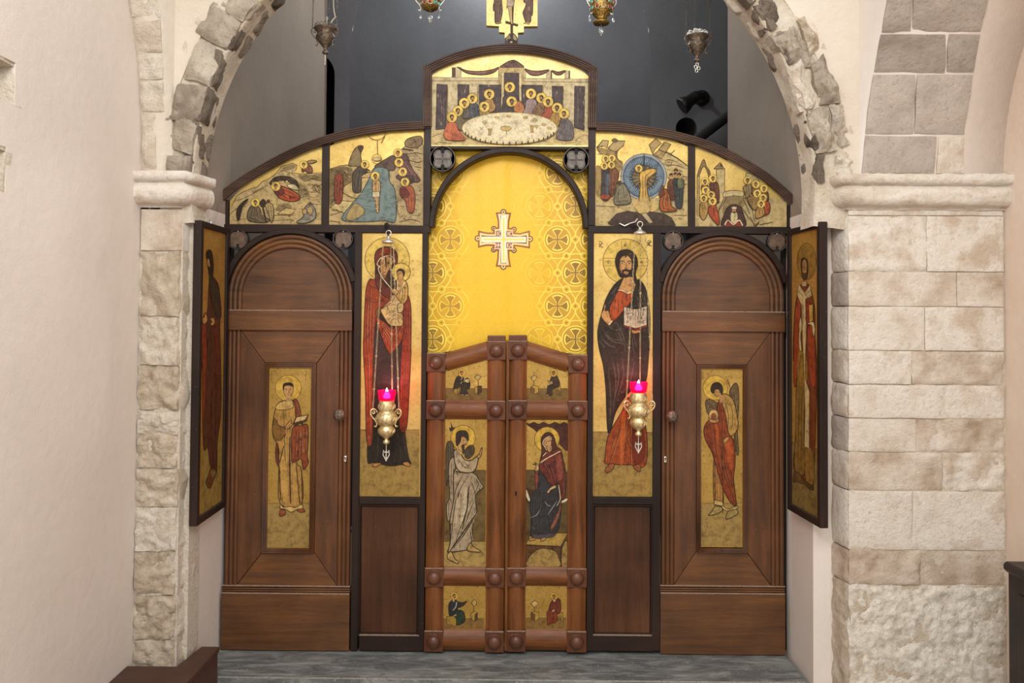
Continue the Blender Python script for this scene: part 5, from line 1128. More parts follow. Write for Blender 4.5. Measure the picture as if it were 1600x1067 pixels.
# ---- four writers
def writer(bd, T, pts_robe, col, head, dsk, lec, chair, ground, lab, floor='7a6034', extra=()):
    p = Paint(bd).T(*T); p.part('painted_ground'); p.f(floor, ground, None, 2, False)
    p.part('painted_desk', 'small painted desk and reading stand'); 
    for q, c_ in dsk: p.f(c_, q, '3a2a18', 4, False)
    for q in lec[1]: p.l('3a2a18', q, 6, False)
    p.f('cdb06a', lec[0], '3a2a18', 5, False)
    p.part('painted_writer', lab)
    for q in chair: p.f('a8843c', q, '3a2a18', 4, False)
    for q, c_, fo in pts_robe: robe(p, c_, q, fo, '17100c', 4)
    x, y, d = head; saint(p, x, y, 36, d, True, '241812', 'b88a56', 'cfa94e')
    for k, q, c_, w_ in extra: (p.l(c_, q, w_) if k == 'l' else p.f(c_, q, DK, 3))
    p.end()
K = (655, 515, 5.926)
writer(b1[0], K, [('340,450 380,420 412,450 404,500 380,530 330,548 316,540', '2b2623', ['370,440 360,520']), ('380,520 430,480 470,490 466,540 440,560 448,596 380,600 388,560', '29251f', ['420,510 400,590', '440,510 430,580']), ('420,470 446,446 468,470 464,496', '2b2623', [])], 0, (394, 400, .5), [('512,536 540,520 540,596 514,580', 'b8964c'), ('540,520 580,520 578,576 540,598', '4a3420')], ('512,442 540,414 576,434 546,472', ['546,470 548,516']), ['320,548 352,540 358,604 320,584', '350,548 372,548 366,600 358,600'], '236,540 640,542 636,652 236,652', 'writer in dark robe leaning over a scroll', extra=[('f', '420,466 440,456 466,460 460,490 430,486', 'd9c690', 0), ('f', '384,600 410,598 410,610 384,610', 'b08050', 0), ('f', '424,600 456,600 460,610 430,612', 'b08050', 0), ('l', '400,430 388,470', 'c9b890', 5), ('l', '384,500 400,480', 'c9b890', 5)])
writer(b2[0], K, [('1230,430 1264,420 1296,470 1300,520 1250,540 1220,500 1210,480', '42302c', ['1250,440 1260,520', '1280,460 1285,510']), ('1190,520 1240,510 1262,530 1230,560 1232,604 1180,606 1186,560', '3a2b28', ['1215,530 1205,600'])], 0, (1244, 400, -.5), [('1034,530 1062,514 1104,526 1104,580 1066,598 1034,580', 'b8964c'), ('1034,530 1066,546 1066,600 1034,580', '7a5c30')], ('1032,450 1060,420 1094,440 1064,478', ['1060,470 1062,516']), ['1254,540 1310,520 1310,570 1296,570 1290,550 1262,556'], '994,542 1376,542 1376,652 994,652', 'writer in plum robe writing at a lectern', extra=[('l', '1186,466 1226,500', '4a3020', 6), ('f', '1200,488 1230,476 1236,500 1216,506', 'd0b888', 0), ('f', '1172,604 1200,600 1196,612 1172,614', 'b08050', 0)])
K = (655, 870, 5.926)
writer(b1[2], K, [('276,430 310,400 348,404 360,440 352,490 310,540 280,540 272,490', '202632', ['300,420 296,520', '330,420 320,500']), ('350,418 400,422 444,408 400,456 352,466', '26302c', []), ('316,520 360,490 412,510 424,590 384,622 346,628 344,580', '1f3a30', ['370,520 364,610', '395,520 400,600'])], 0, (324, 360, .6), [('478,520 516,504 540,512 536,584 516,598 478,570', 'c09a48'), ('516,530 540,512 538,584 514,598', '5a3f22')], ('482,424 510,392 532,414 528,440 506,456', ['504,456 504,510']), ['254,552 330,544 348,562 340,640 256,620'], '220,570 604,566 602,664 220,664', 'writer in dark green robe reaching to a stand', '8a6a38', [('l', '346,416 340,460 312,496', 'b0b4b8', 8), ('l', '440,412 458,404', 'b88a56', 8), ('f', '310,400 326,396 330,410 314,412', 'd0c0a0', 0), ('f', '322,536 342,530 346,540 326,548', 'c9b890', 0)])
writer(b2[2], K, [('1226,410 1262,388 1300,390 1312,440 1308,510 1270,530 1220,510 1200,480', '74301f', ['1270,400 1268,500', '1295,410 1290,500', '1240,420 1230,500']), ('1184,510 1222,492 1274,520 1270,600 1220,614 1190,632 1186,580', '8a381f', ['1220,520 1210,600', '1250,520 1244,600'])], 0, (1246, 366, -.4), [('1036,512 1070,506 1108,516 1108,570 1070,600 1036,570', 'c09a48'), ('1036,512 1070,530 1070,600 1036,576', '6a4a28')], ('1032,430 1076,402 1104,436 1066,466', ['1066,466 1068,506']), ['1270,530 1330,510 1334,600 1316,600 1312,550 1290,556 1284,590'], '978,560 1362,562 1362,664 978,664', 'writer in rust red robe with folded hands', '8a6a38', [('f', '1228,500 1246,484 1256,494 1236,510', 'd0b088', 0), ('l', '1130,470 1162,390', '8a6a30', 4), ('f', '1240,394 1262,394 1262,412 1244,414', 'd0b088', 0)])

# ================================================================== CURTAIN WITH ITS CROSS
def wave(x): return .068+.003*math.sin(x*31+.6)+.0012*math.sin(x*67+2)+.003*math.sin(x*13)
cpt = P(795, 1000, .07)
cur = empty('curtain', (cpt.x, .07, .004), 'bright yellow patterned satin curtain hanging behind the central arch', 'curtain')
xa, xb = P(655, 500, .07).x, P(936, 500, .07).x; zt_, zb_ = P(795, 226, .07).z, .02; n = 120; m = MB()
for i in range(n+1):
    x = xa+(xb-xa)*i/n; m.v += [Vector((x, wave(x), zt_)), Vector((x, wave(x), (zt_+zb_)/2)), Vector((x, wave(x), zb_))]
def sheen_tone(x): return sm(.135, .30, abs(x-P(775, 400, .07).x-.012))     # sheen and backlight put into the colour: pale middle, contrasty sides
for i in range(n):
    x = xa+(xb-xa)*(i+.5)/n
    for j in (0, 1): m.f.append([3*i+j, 3*i+3+j, 3*i+4+j, 3*i+1+j]); m.c.append(hexc(mixh('e3b51a', 'd3a01c', sheen_tone(x)))); m.sm.append(True)
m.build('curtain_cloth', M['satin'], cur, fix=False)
def cmap(px, py, e):
    q = P(min(934, max(657, px)), max(226, py), .07); return Vector((q.x, wave(q.x)-e*2.2-.0003, q.z))
p = Paint(cur, mat='satin', mapf=cmap).T(660, 220, 3.137)
p.part('woven_pattern', 'interlaced rings and crosses woven in the satin')
def tone(x, a): return mixh('e3b51a', a, .10+.90*sheen_tone(P(660+x/3.137, 400, .07).x))
for j in range(-1, 7):
    for i in range(-1, 6):
        X, Y_ = 50+175*i+(87 if j % 2 else 0), -5+163*j
        if X < -60 or X > 900 or Y_ > 1120: continue
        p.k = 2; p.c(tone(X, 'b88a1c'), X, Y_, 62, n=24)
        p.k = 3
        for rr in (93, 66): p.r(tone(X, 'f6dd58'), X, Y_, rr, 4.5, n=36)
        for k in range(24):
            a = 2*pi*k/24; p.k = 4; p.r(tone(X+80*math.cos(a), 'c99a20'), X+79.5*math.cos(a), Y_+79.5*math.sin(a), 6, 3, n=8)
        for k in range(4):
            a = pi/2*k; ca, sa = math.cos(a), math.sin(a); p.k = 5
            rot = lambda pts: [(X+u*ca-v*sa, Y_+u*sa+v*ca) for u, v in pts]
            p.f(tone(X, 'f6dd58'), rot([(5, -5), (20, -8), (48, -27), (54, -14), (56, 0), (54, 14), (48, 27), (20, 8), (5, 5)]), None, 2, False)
            p.k = 6; p.f(tone(X, '8a6214' if sheen_tone(P(660+X/3.137, 400, .07).x) > .5 else 'c99c1c'), rot([(0, -3.5), (20, -5), (45, -20), (50, 0), (45, 20), (20, 5), (0, 3.5)]), None, 2, False)
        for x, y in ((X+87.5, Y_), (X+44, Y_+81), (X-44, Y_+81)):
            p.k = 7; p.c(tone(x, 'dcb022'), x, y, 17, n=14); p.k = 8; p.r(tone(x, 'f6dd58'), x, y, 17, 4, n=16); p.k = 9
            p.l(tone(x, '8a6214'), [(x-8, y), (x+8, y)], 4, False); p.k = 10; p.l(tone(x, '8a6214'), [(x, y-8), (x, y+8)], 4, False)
p.end()
p = Paint(cur, mat='satin', mapf=lambda a, b, e: cmap(a, b, e+.0002)).T(735, 315, 9.28)
p.part('embroidered_cross', 'white and red edged embroidered cross with lettering')
WN, CR, PK = '5a1a12', 'f0dc9c', 'd08a5c'
def plus(e, t, fl):                                  # flared cross outline
    L = [(480, 160, 0), (870, 548, 1), (480, 940, 2), (112, 546, 3)]
    hw = 66+e; q = 128+e
    return [(480-hw-28-fl, 172-e), (480+hw+28+fl, 176-e), (480+hw+6, 280), (480+hw, 396-e), (628+e, 400-e), (628+e, 462-e), (720, 470-e), (850+e, 436-e-fl), (850+e, 662+e+fl), (720, 640+e), (632+e, 632+e), (630+e, 706+e), (480+hw+2, 704+e), (480+hw+8, 820), (480+hw+26+fl, 932+e), (480-hw-28-fl, 930+e), (480-hw-10, 820), (480-hw-4, 700+e), (340-e, 700+e), (342-e, 632+e), (240, 628+e), (124-e, 652+e+fl), (128-e, 438-e-fl), (240, 464-e), (346-e, 466-e), (346-e, 392-e), (480-hw-2, 392-e), (480-hw-4, 280)]
for x, y, r_ in ((480, 156, 36), (862, 542, 38), (478, 944, 38), (108, 534, 38), (340, 392, 30), (632, 402, 32), (632, 706, 32), (338, 700, 30)):
    p.k = 14; p.c(WN, x, y, r_+9); p.k = 16; p.c(CR, x, y, r_-10); p.k = 17; p.c(WN, x, y, 15)
p.k = 15; p.f(WN, plus(13, 0, 3), None, 2, False); p.k = 18; p.f(PK, plus(-4, 0, -2), None, 2, False); p.k = 19; p.f(CR, plus(-16, 0, -6), None, 2, False); 
p.k = 20; p.f(WN, plus(-32, 0, -16), None, 2, False)
for q in ((372, 424, 440, 506), (528, 424, 606, 506), (360, 596, 440, 676), (528, 596, 604, 676)): p.k = 21; p.b('7a3524', *q)
for q in ((446, 208, 520, 888), (162, 510, 806, 592)): p.k = 22; p.b('efe4d0', *q)
for q in ((472, 230, 494, 866), (190, 538, 784, 562)): p.k = 23; p.b('e6cf5c', *q)
for i in range(22):
    p.k = 24; y = 236+i*29; p.l('b09a6a', [(458, y), (466, y+14)], 4, False); p.l('b09a6a', [(502, y), (510, y+14)], 4, False)
    x = 196+i*27; p.l('b09a6a', [(x, 522), (x+12, 530)], 4, False); p.l('b09a6a', [(x, 572), (x+12, 580)], 4, False)
p.k = 26
for wd, x, y in (('IC', 374, 436), ('XC', 530, 436), ('HH', 366, 604), ('KA', 532, 604)):
    p.txt('f4dcc0', wd, x, y, 62, 9, .58)
p.end()

# ================================================================== WING ICONS ON THE JAMBS
def wing(label, A, B, t, z0, z1, top_pin):
    """A inner, B outer end (x, y) of the back; t = signed thickness towards the opening"""
    A, B = Vector((A[0], A[1], 0)), Vector((B[0], B[1], 0)); e = (B-A).normalized(); L = (B-A).length; n = Vector((-e.y, e.x, 0)); n = n if n.x*t > 0 else -n; T_ = abs(t)
    o = empty('wing_icon', (A.x+e.x*L/2, A.y+e.y*L/2, z0), label, 'icon')
    def blk(name, u0, u1, d0, d1, za, zb, mat, bev=.003):
        m = MB(); q = [(u0, d0), (u1, d0), (u1, d1), (u0, d1)]; vs = [tuple(A+e*u+n*d_+Vector((0, 0, z))) for z in (za, zb) for u, d_ in q]
        m.add(vs, [(0, 3, 2, 1), (4, 5, 6, 7), (0, 1, 5, 4), (1, 2, 6, 5), (2, 3, 7, 6), (3, 0, 4, 7)]); return m.build(name, M[mat], o, bevel=bev)
    f = .030
    blk('frame_stile', 0, f, 0, T_, z0, z1, 'dark_wood'); blk('frame_stile', L-.028, L, 0, T_, z0, z1, 'dark_wood')
    blk('frame_rail', f, L-.028, 0, T_, z0, z0+.026, 'dark_wood_h'); blk('frame_rail', f, L-.028, 0, T_, z1-.026, z1, 'dark_wood_h')
    blk('frame_bead', f, L-.028, T_-.008, T_-.003, z0+.026, z0+.034, 'rim_metal', .001)
    g = blk('gold_panel', f, L-.028, .004, T_-.010, z0+.026, z1-.026, 'gold_dull', 0)
    m = MB(); c = A+e*(L*.52)+n*.003; m.tube([c+Vector((0, 0, z1-.01)), c+Vector((0, 0, z1+.012)), c+n*.006+Vector((0, 0, z1+.022)), c+n*.010+Vector((0, 0, z1+.012)), c+n*.010+Vector((0, 0, z1-.002))], .0025, 6); m.build('hanging_loop', M['silver'], o)
    return o, g, (A+n*(T_-.010), n)
wl_, gl_, pl_ = wing('narrow dark framed icon of a long haired figure, on the left jamb', (-1.352, -.035), (-1.345, -.37), .034, .672, 1.958, 0)
p = Paint(gl_, pl_).T(295, 340, 4.1)
Q = lambda s: ' '.join('%g,%g' % (float(a.split(',')[0])*.9606, 1025+float(a.split(',')[1])*.9606) for a in s.split())
p.part('painted_ground'); p.f('a08848', Q('84,474 130,468 188,420 228,410 226,868 84,970'), None, 2, False)
p.part('painted_figure', 'long haired figure in brown and red')
robe(p, '5a3020', '90,650 118,600 128,430 146,400 186,420 204,560 200,700 204,900 '+Q('215,200 190,440 186,620 146,600 126,470 100,480 92,300 90,0')+' 84,900', ['140,450 150,600 190,660', '150,700 140,900 140,1060', '170,640 180,850 176,1100', '120,660 122,900', Q('150,60 155,400 170,600'), Q('185,60 180,300 176,500')], '2a1610', 3, '331810')
p.f('8c3a20', '84,680 108,680 114,900 '+Q('110,0 110,120 96,300 90,200 90,0')+' 84,900', DK, 2); p.f('6e2c1c', '160,680 180,700 186,900 '+Q('190,0 190,150 180,0')+' 172,900', None)
robe(p, '3a2a22', '130,380 156,380 188,440 204,560 204,640 180,640 150,560 136,480', ['150,420 170,540 190,620', '160,400 190,520', '140,480 160,580'], '1f1410', 3); p.f('1f1610', '108,240 114,212 130,204 146,216 156,270 158,340 150,400 138,380 130,320 118,290', None)
p.f('b48a58', '116,270 126,264 134,290 136,330 128,344 118,310', '4a2c18', 2); p.f('2a1a12', '120,318 134,316 138,350 130,380', None)
for q in ('104,606 96,640 84,640 88,676 104,678 118,650', '150,640 134,650 146,668 136,680 152,692 166,670 160,646'): p.f('c99c5a', q, DK, 2.5)
p.f('7a4c28', Q('146,606 184,620 164,680 140,736 112,700 130,650'), DK, 3); p.l(DK, Q('130,680 160,640'), 3); p.l(DK, Q('122,700 140,716'), 3); p.f('8a7a4a', Q('150,620 176,630 164,660 148,650'), None)
p.end()
wr_, gr_, pr_ = wing('narrow dark framed icon of a bishop with book, on the right jamb', (1.281, -.104), (1.307, -.415), -.034, .700, 1.962, 0)
p = Paint(gr_, pr_).T(1215, 340, 4.1)
p.part('painted_ground'); p.f('857040', Q('80,420 120,430 244,464 266,474 266,952 78,850'), None, 2, False)
p.part('painted_figure', 'bald bishop in red with white stole')
p.c('94702f', 186, 280, 62, 118, '5a421c', 3, n=40)
robe(p, '7a3a1e', '124,500 150,430 200,430 224,500 240,600 240,760 250,900 '+Q('262,100 240,700 230,720 112,620 120,400 128,0')+' 100,900 108,640', ['140,540 136,760 130,1000', '180,700 186,900 180,1060', '216,700 226,860 222,1060'], '2a1610', 3, '3a1c10')
p.f('9c3f20', '128,520 150,520 146,640 140,800 120,1060 104,1060 104,900 110,640', DK, 2.5); p.f('9c3f20', '196,690 236,720 240,900 244,1066 214,1066 196,900', DK, 2.5)
p.f('8a6a30', Q('130,0 180,0 176,380 190,480 176,640 116,612 122,300'), DK, 2.5); p.f('97742f', '136,850 160,860 186,900 186,1060 130,1060', None); p.f('8c6a30', Q('186,470 240,500 240,700 190,690'), DK, 2)
for q in (Q('150,20 140,300 136,600'), Q('164,100 160,400 160,620'), Q('212,500 214,690'), '150,880 136,980', Q('228,110 226,500')): p.l('4a3016', q, 3, True, True)
p.f('cbb684', '128,470 140,430 176,480 210,430 222,500 180,524 186,700 '+Q('184,0 214,90 212,470 180,460 184,200 178,0')+' 158,690 154,560 128,500', '4a3016', 2.5, False)
for q in ('136,470 170,510', '150,450 184,500', '212,460 180,500', '218,490 186,516', '164,560 164,680', Q('190,360 208,360')): p.l('6a5630', q, 3, False)
p.f('cbb684', '140,680 152,640 158,700 150,760 156,850 138,830', '4a3016', 2.5); p.f('8c2c18', '182,540 232,552 232,670 196,690 184,660', DK, 3, False); p.f('c9a24a', '202,560 228,558 228,660 206,672', '4a3016', 2, False)
p.f('d9c9a0', '190,680 232,668 242,720 236,760 226,740 220,690', '4a3016', 2.5)
p.f('3a241a', '150,300 156,266 172,256 192,270 198,310 194,380 178,400 162,390', None); p.f('b48a58', '160,310 162,282 174,266 188,282 190,320 186,360 176,376 164,360', '4a2c18', 2); p.f('4a3424', '162,350 176,356 188,350 184,388 174,396 164,384', None); p.l('2a1a12', '164,318 172,316', 3); p.l('2a1a12', '180,318 188,320', 3); p.l('6a4426', '176,320 178,344', 2.5)
p.f('c2ab78', '156,410 190,410 190,440 158,440', DK, 2, False)
p.f('6a5028', Q('114,630 150,640 176,690 160,706 130,690 108,694'), DK, 3); p.f('5a4020', Q('176,680 234,730 230,748 190,720'), DK, 3)
p.end()

# ================================================================== CRUCIFIX ICON ON TOP
T4 = (740, 0, 13.33)
pts = [(271, 0), (268, 530), (528, 545), (532, 668), (648, 676), (652, 945), (918, 948), (922, 680), (1044, 672), (1048, 548), (1330, 545), (1338, 0)]
q = [(740+a/13.33, b/13.33) for a, b in pts]; q = [(q[0][0], -46)]+[(740+300/13.33+0, -46)]+[] if False else q
top = [(860.3+.5, -100), (740+1050/13.33, -100), (740+1050/13.33, -118), (740+930/13.33, -118), (740+930/13.33, -140), (740+640/13.33, -140), (740+640/13.33, -118), (740+520/13.33, -118), (740+520/13.33, -100), (760.5, -100)]
o = board('crucifix_icon', 'stepped gold crucifixion icon standing on the top of the screen', q[1:-1]+[(840.3, -100)]+top[1:-1]+[(760.4, -100)], 'gold_bright', .012, .04)
p = Paint(o, (Vector((0, .012, 0)), Vector((0, -1, 0)))).T(*T4)
p.part('painted_cross', 'dark painted cross on a small rocky mound')
p.f('5f5148', '655,800 700,760 750,690 800,760 830,690 880,740 915,800 915,942 655,940', DK, 8, False); p.f('9a8a78', '680,790 740,720 780,770 700,860', None); p.f('a89880', '820,730 860,740 900,830 850,850', None); p.f('332a28', '700,830 760,810 900,850 890,900 740,890', None); p.c('cfc4b0', 785, 875, 26, 18)
p.f('4d3a34', '770,-900 820,-900 818,780 796,810 770,770', DK, 6, False); p.f('5a4638', '670,440 780,470 930,515 915,550 780,510 665,485', '241813', 10, False); p.f('4d3a34', '420,-820 1180,-820 1180,-760 420,-760', DK, 8, False)
p.part('painted_figure', 'robed mourner at left of the cross'); robe(p, '6d5856', '420,-600 500,-680 580,-600 586,0 600,250 560,460 570,480 450,480 440,230 412,230 410,100 430,0', ['480,0 470,200 460,440', '540,-50 500,250 500,440', '560,200 520,440', '450,60 440,200'], '3a2a28', 10); p.f('c9a468', '450,470 560,462 585,484 520,480 490,492', DK, 5); p.c('e6cc74', 505, -690, 90, o='7a5c22', w=8); p.c('b48a5c', 510, -690, 46)
p.part('painted_figure', 'pale figure on the cross'); p.f('cdb48c', '708,110 836,110 826,300 822,470 830,500 790,510 770,470 740,280', '4a3626', 8, False); p.f('4d3324', '800,150 826,150 822,480 804,440', None); p.f('c2b2a4', '700,-300 840,-300 836,108 716,128 690,180 702,0', '5a4a40', 8); p.f('cdb48c', '690,-700 850,-700 840,-300 700,-300', '4a3626', 8); p.f('cdb48c', '440,-800 1150,-800 1150,-740 850,-650 690,-650 440,-740', '4a3626', 8, False); p.c('e6cc74', 770, -850, 90, o='7a5c22', w=8); p.c('8a5f3c', 765, -840, 52)
p.part('painted_figure', 'robed mourner at right of the cross'); robe(p, '6f5754', '1040,-600 1130,-680 1220,-600 1236,0 1226,300 1200,330 1190,450 1150,470 1080,450 1030,290 1030,250 1080,130 1084,50 1040,0', ['1120,100 1090,260 1110,430', '1180,100 1130,300 1140,440', '1200,60 1180,300'], '3a2a28', 10); p.f('b89a7c', '1140,160 1170,120 1150,240', None); p.f('c9a468', '1040,488 1110,456 1150,462 1164,484 1130,512 1110,484', DK, 5); p.c('e6cc74', 1130, -690, 90, o='7a5c22', w=8); p.c('b48a5c', 1125, -690, 46)
p.end()
# ================================================================== HANGING LAMPS
def link_chain(m, a, b, Ls=.020, wd=.0065, r=.0012, crosses=3, seed=0):
    """chain of oval links from a to b, some links shaped as small crosses"""
    a, b = Vector(a), Vector(b); d = b-a; L = d.length; e = d.normalized(); n = max(2, int(L/(Ls*.86))); s1 = e.orthogonal().normalized(); s2 = e.cross(s1)
    for i in range(n):
        c = a+d*((i+.5)/n); q = s1 if i % 2 else s2
        m.tube([c+e*(Ls*.5*math.cos(t))+q*(wd*.5*math.sin(t)) for t in [2*pi*k/8 for k in range(8)]], r, 4, True)
        if crosses and i % 9 == (seed+4) % 9:
            for w_ in (Vector((1, 0, 0)), e): m.tube([c-w_*.0055, c+w_*.0055], .0017, 4)
def scroll(m, base, out, s, r):                      # S-shaped handle in the vertical plane through out
    out = Vector(out).normalized(); up = Vector((0, 0, 1)); base = Vector(base)
    pts = catmull([(.0, .55), (.20, .80), (.46, .78), (.56, .52), (.44, .22), (.16, -.10), (.03, -.42), (.13, -.62), (.24, -.55)], False, 4)
    m.tube([base+out*(x*s)+up*(z*s) for x, z in pts], r, 6)
    cu = catmull([(.44, .60), (.36, .46), (.22, .50), (.24, .64), (.34, .66)], False, 3); m.tube([base+out*(x*s)+up*(z*s) for x, z in cu], r*.8, 5)
def red_lamp(label, hook, cap, body, mirror):
    Y = -.115; c = P(*body, Y); k = P(*cap, Y+.03); h = P(*hook, -.012)
    o = empty('hanging_lamp', (c.x, Y, c.z-.17), label, 'lamp', 'hanging red glass oil lamps')
    U = S*D/(D+0)*(D+Y)/D                            # metres per pixel at that depth
    prof = [(0, -43), (3.5, -42.5), (5.6, -40), (5.2, -37.5), (2.8, -36), (3, -34), (5, -32), (10.5, -28), (13, -22.5), (12.5, -18), (10, -15), (10.2, -13.5), (13.5, -11.5), (16.6, -6), (17, -1), (15.6, 3.5), (12, 7), (10.8, 8.5), (11.5, 10), (13.3, 14), (13.3, 18), (12, 22), (11.8, 25)]
    m = MB(); m.lathe((c.x, Y, c.z), [(max(.1, r)*U, h_*U) for r, h_ in prof], 'Z', 28); b = m.build('lamp_body', M['brass'], o, 'chased brass body of three bulbs')
    m = MB()
    for z_, rr, nn in ((-3, 17, 18), (-22, 12.7, 14), (16, 13.2, 14)):
        for i in range(nn):
            a = 2*pi*i/nn; v = Vector((math.cos(a), math.sin(a), 0)); t_ = Vector((-v.y, v.x, 0)); p0 = Vector((c.x, Y, c.z+z_*U))+v*rr*U*.99
            m.tube([p0-t_*1.6*U+Vector((0, 0, -3*U)), p0+v*.6*U, p0+t_*1.6*U+Vector((0, 0, 3*U))], .55*U, 4)
    m.build('chased_relief', M['brass'], b)
    dirs = [Vector((math.cos(a), math.sin(a), 0)) for a in (math.radians(-160), math.radians(75), math.radians(-18))]
    for v in dirs:
        m = MB(); scroll(m, Vector((c.x, Y, c.z-3*U))+v*14.5*U, v, 19*U, 1.25*U); m.build('handle', M['brass'], o)
    m = MB(); m.lathe((c.x, Y, c.z+24*U), [(.1*U, 1*U), (10*U, 1*U), (12.3*U, 3*U), (13.3*U, 9*U), (14.3*U, 17*U), (13.5*U, 17*U), (12.4*U, 9*U), (9*U, 3*U), (.1*U, 3*U)], 'Z', 28); m.build('glass_cup', M['red_glass'], o, 'ruby red glass cup')
    m = MB(); m.lathe((c.x, Y, c.z+28*U), [(.1*U, 0), (5*U, 1*U), (6*U, 4*U), (4*U, 8*U), (1.5*U, 13*U), (.05*U, 17*U)], 'Z', 12); m.build('flame', M['flame'], o)
    m = MB(); m.lathe((k.x, k.y, k.z), [(.3*U, 12*U), (2*U, 11.5*U), (2.2*U, 8*U), (4*U, 5*U), (9.5*U, 2*U), (10*U, 0), (9*U, -1*U), (.3*U, 0)], 'Z', 20); m.build('chain_cap', M['silver'], o)
    top = P(*cap, Y+.03)
    for i, v in enumerate(dirs):
        m = MB(); e = Vector((c.x, Y, c.z-3*U))+v*14.5*U+v*19*U*.36+Vector((0, 0, 19*U*.80)); link_chain(m, Vector((k.x, k.y, k.z))+v*8.5*U, e, .019, .0062, .0011, 3, i*3); m.build('chain', M['chain_gold'], o)
    m = MB(); m.tube([(c.x, Y, c.z-42*U), (c.x, Y, c.z-52*U)], .7*U, 5); q = c.z-60*U
    for sgn in (-1, 1): m.tube([(c.x, Y, q-8*U), (c.x+sgn*5*U, Y, q+1*U), (c.x+sgn*4*U, Y, q+8*U)], 1.0*U, 5)
    m.tube([(c.x, Y, q-9*U), (c.x, Y, q+9*U)], 1.1*U, 5); m.tube([(c.x-3*U, Y, q+5*U), (c.x+3*U, Y, q+5*U)], .9*U, 5); m.build('pendant', M['silver'], o)
    m = MB(); m.tube([(h.x, -.0135, h.z+.004), (h.x, -.03, h.z+.008), (h.x, -.06, h.z-.006), (k.x, Y+.03, k.z+10*U), (k.x, Y+.012, k.z+15*U)], .0045, 7); m.lathe((h.x, -.012, h.z+.004), [(.012, .0015), (.012, .004), (.006, .006), (0, .006)], 'Y', 12); m.build('hook', M['iron'], o)
    m = MB(); kk = Vector((k.x, k.y, k.z+12*U)); m.tube([kk+Vector((4.2*U*math.cos(t), 0, 4.2*U*math.sin(t)+3*U)) for t in [2*pi*i/12 for i in range(12)]], .8*U, 5, True); m.build('ring', M['silver'], o)
    l = point('lamp_flame_light', (c.x, Y, c.z+36*U), .012, 22, (1, .26, .34)); l.parent = o; l.location = Vector((c.x, Y, c.z+36*U))-o.location
    return o
red_lamp('lit red glass oil lamp hanging on chains before the mother and child icon', (604.5, 353), (607, 379), (604, 651), 1)
red_lamp('lit red glass oil lamp hanging on chains before the icon with open book', (989, 354), (1000, 365), (997.7, 638.5), -1)
m = MB(); # the right hook carries a loose twisted wire end
q = P(985, 351, -.03); m.tube([P(968, 349, -.02), P(976, 353, -.03), P(984, 349, -.03), P(992, 347, -.02), P(996, 342, -.016)], .0035, 6); w_ = m.build('bent_wire', M['silver'], scr)

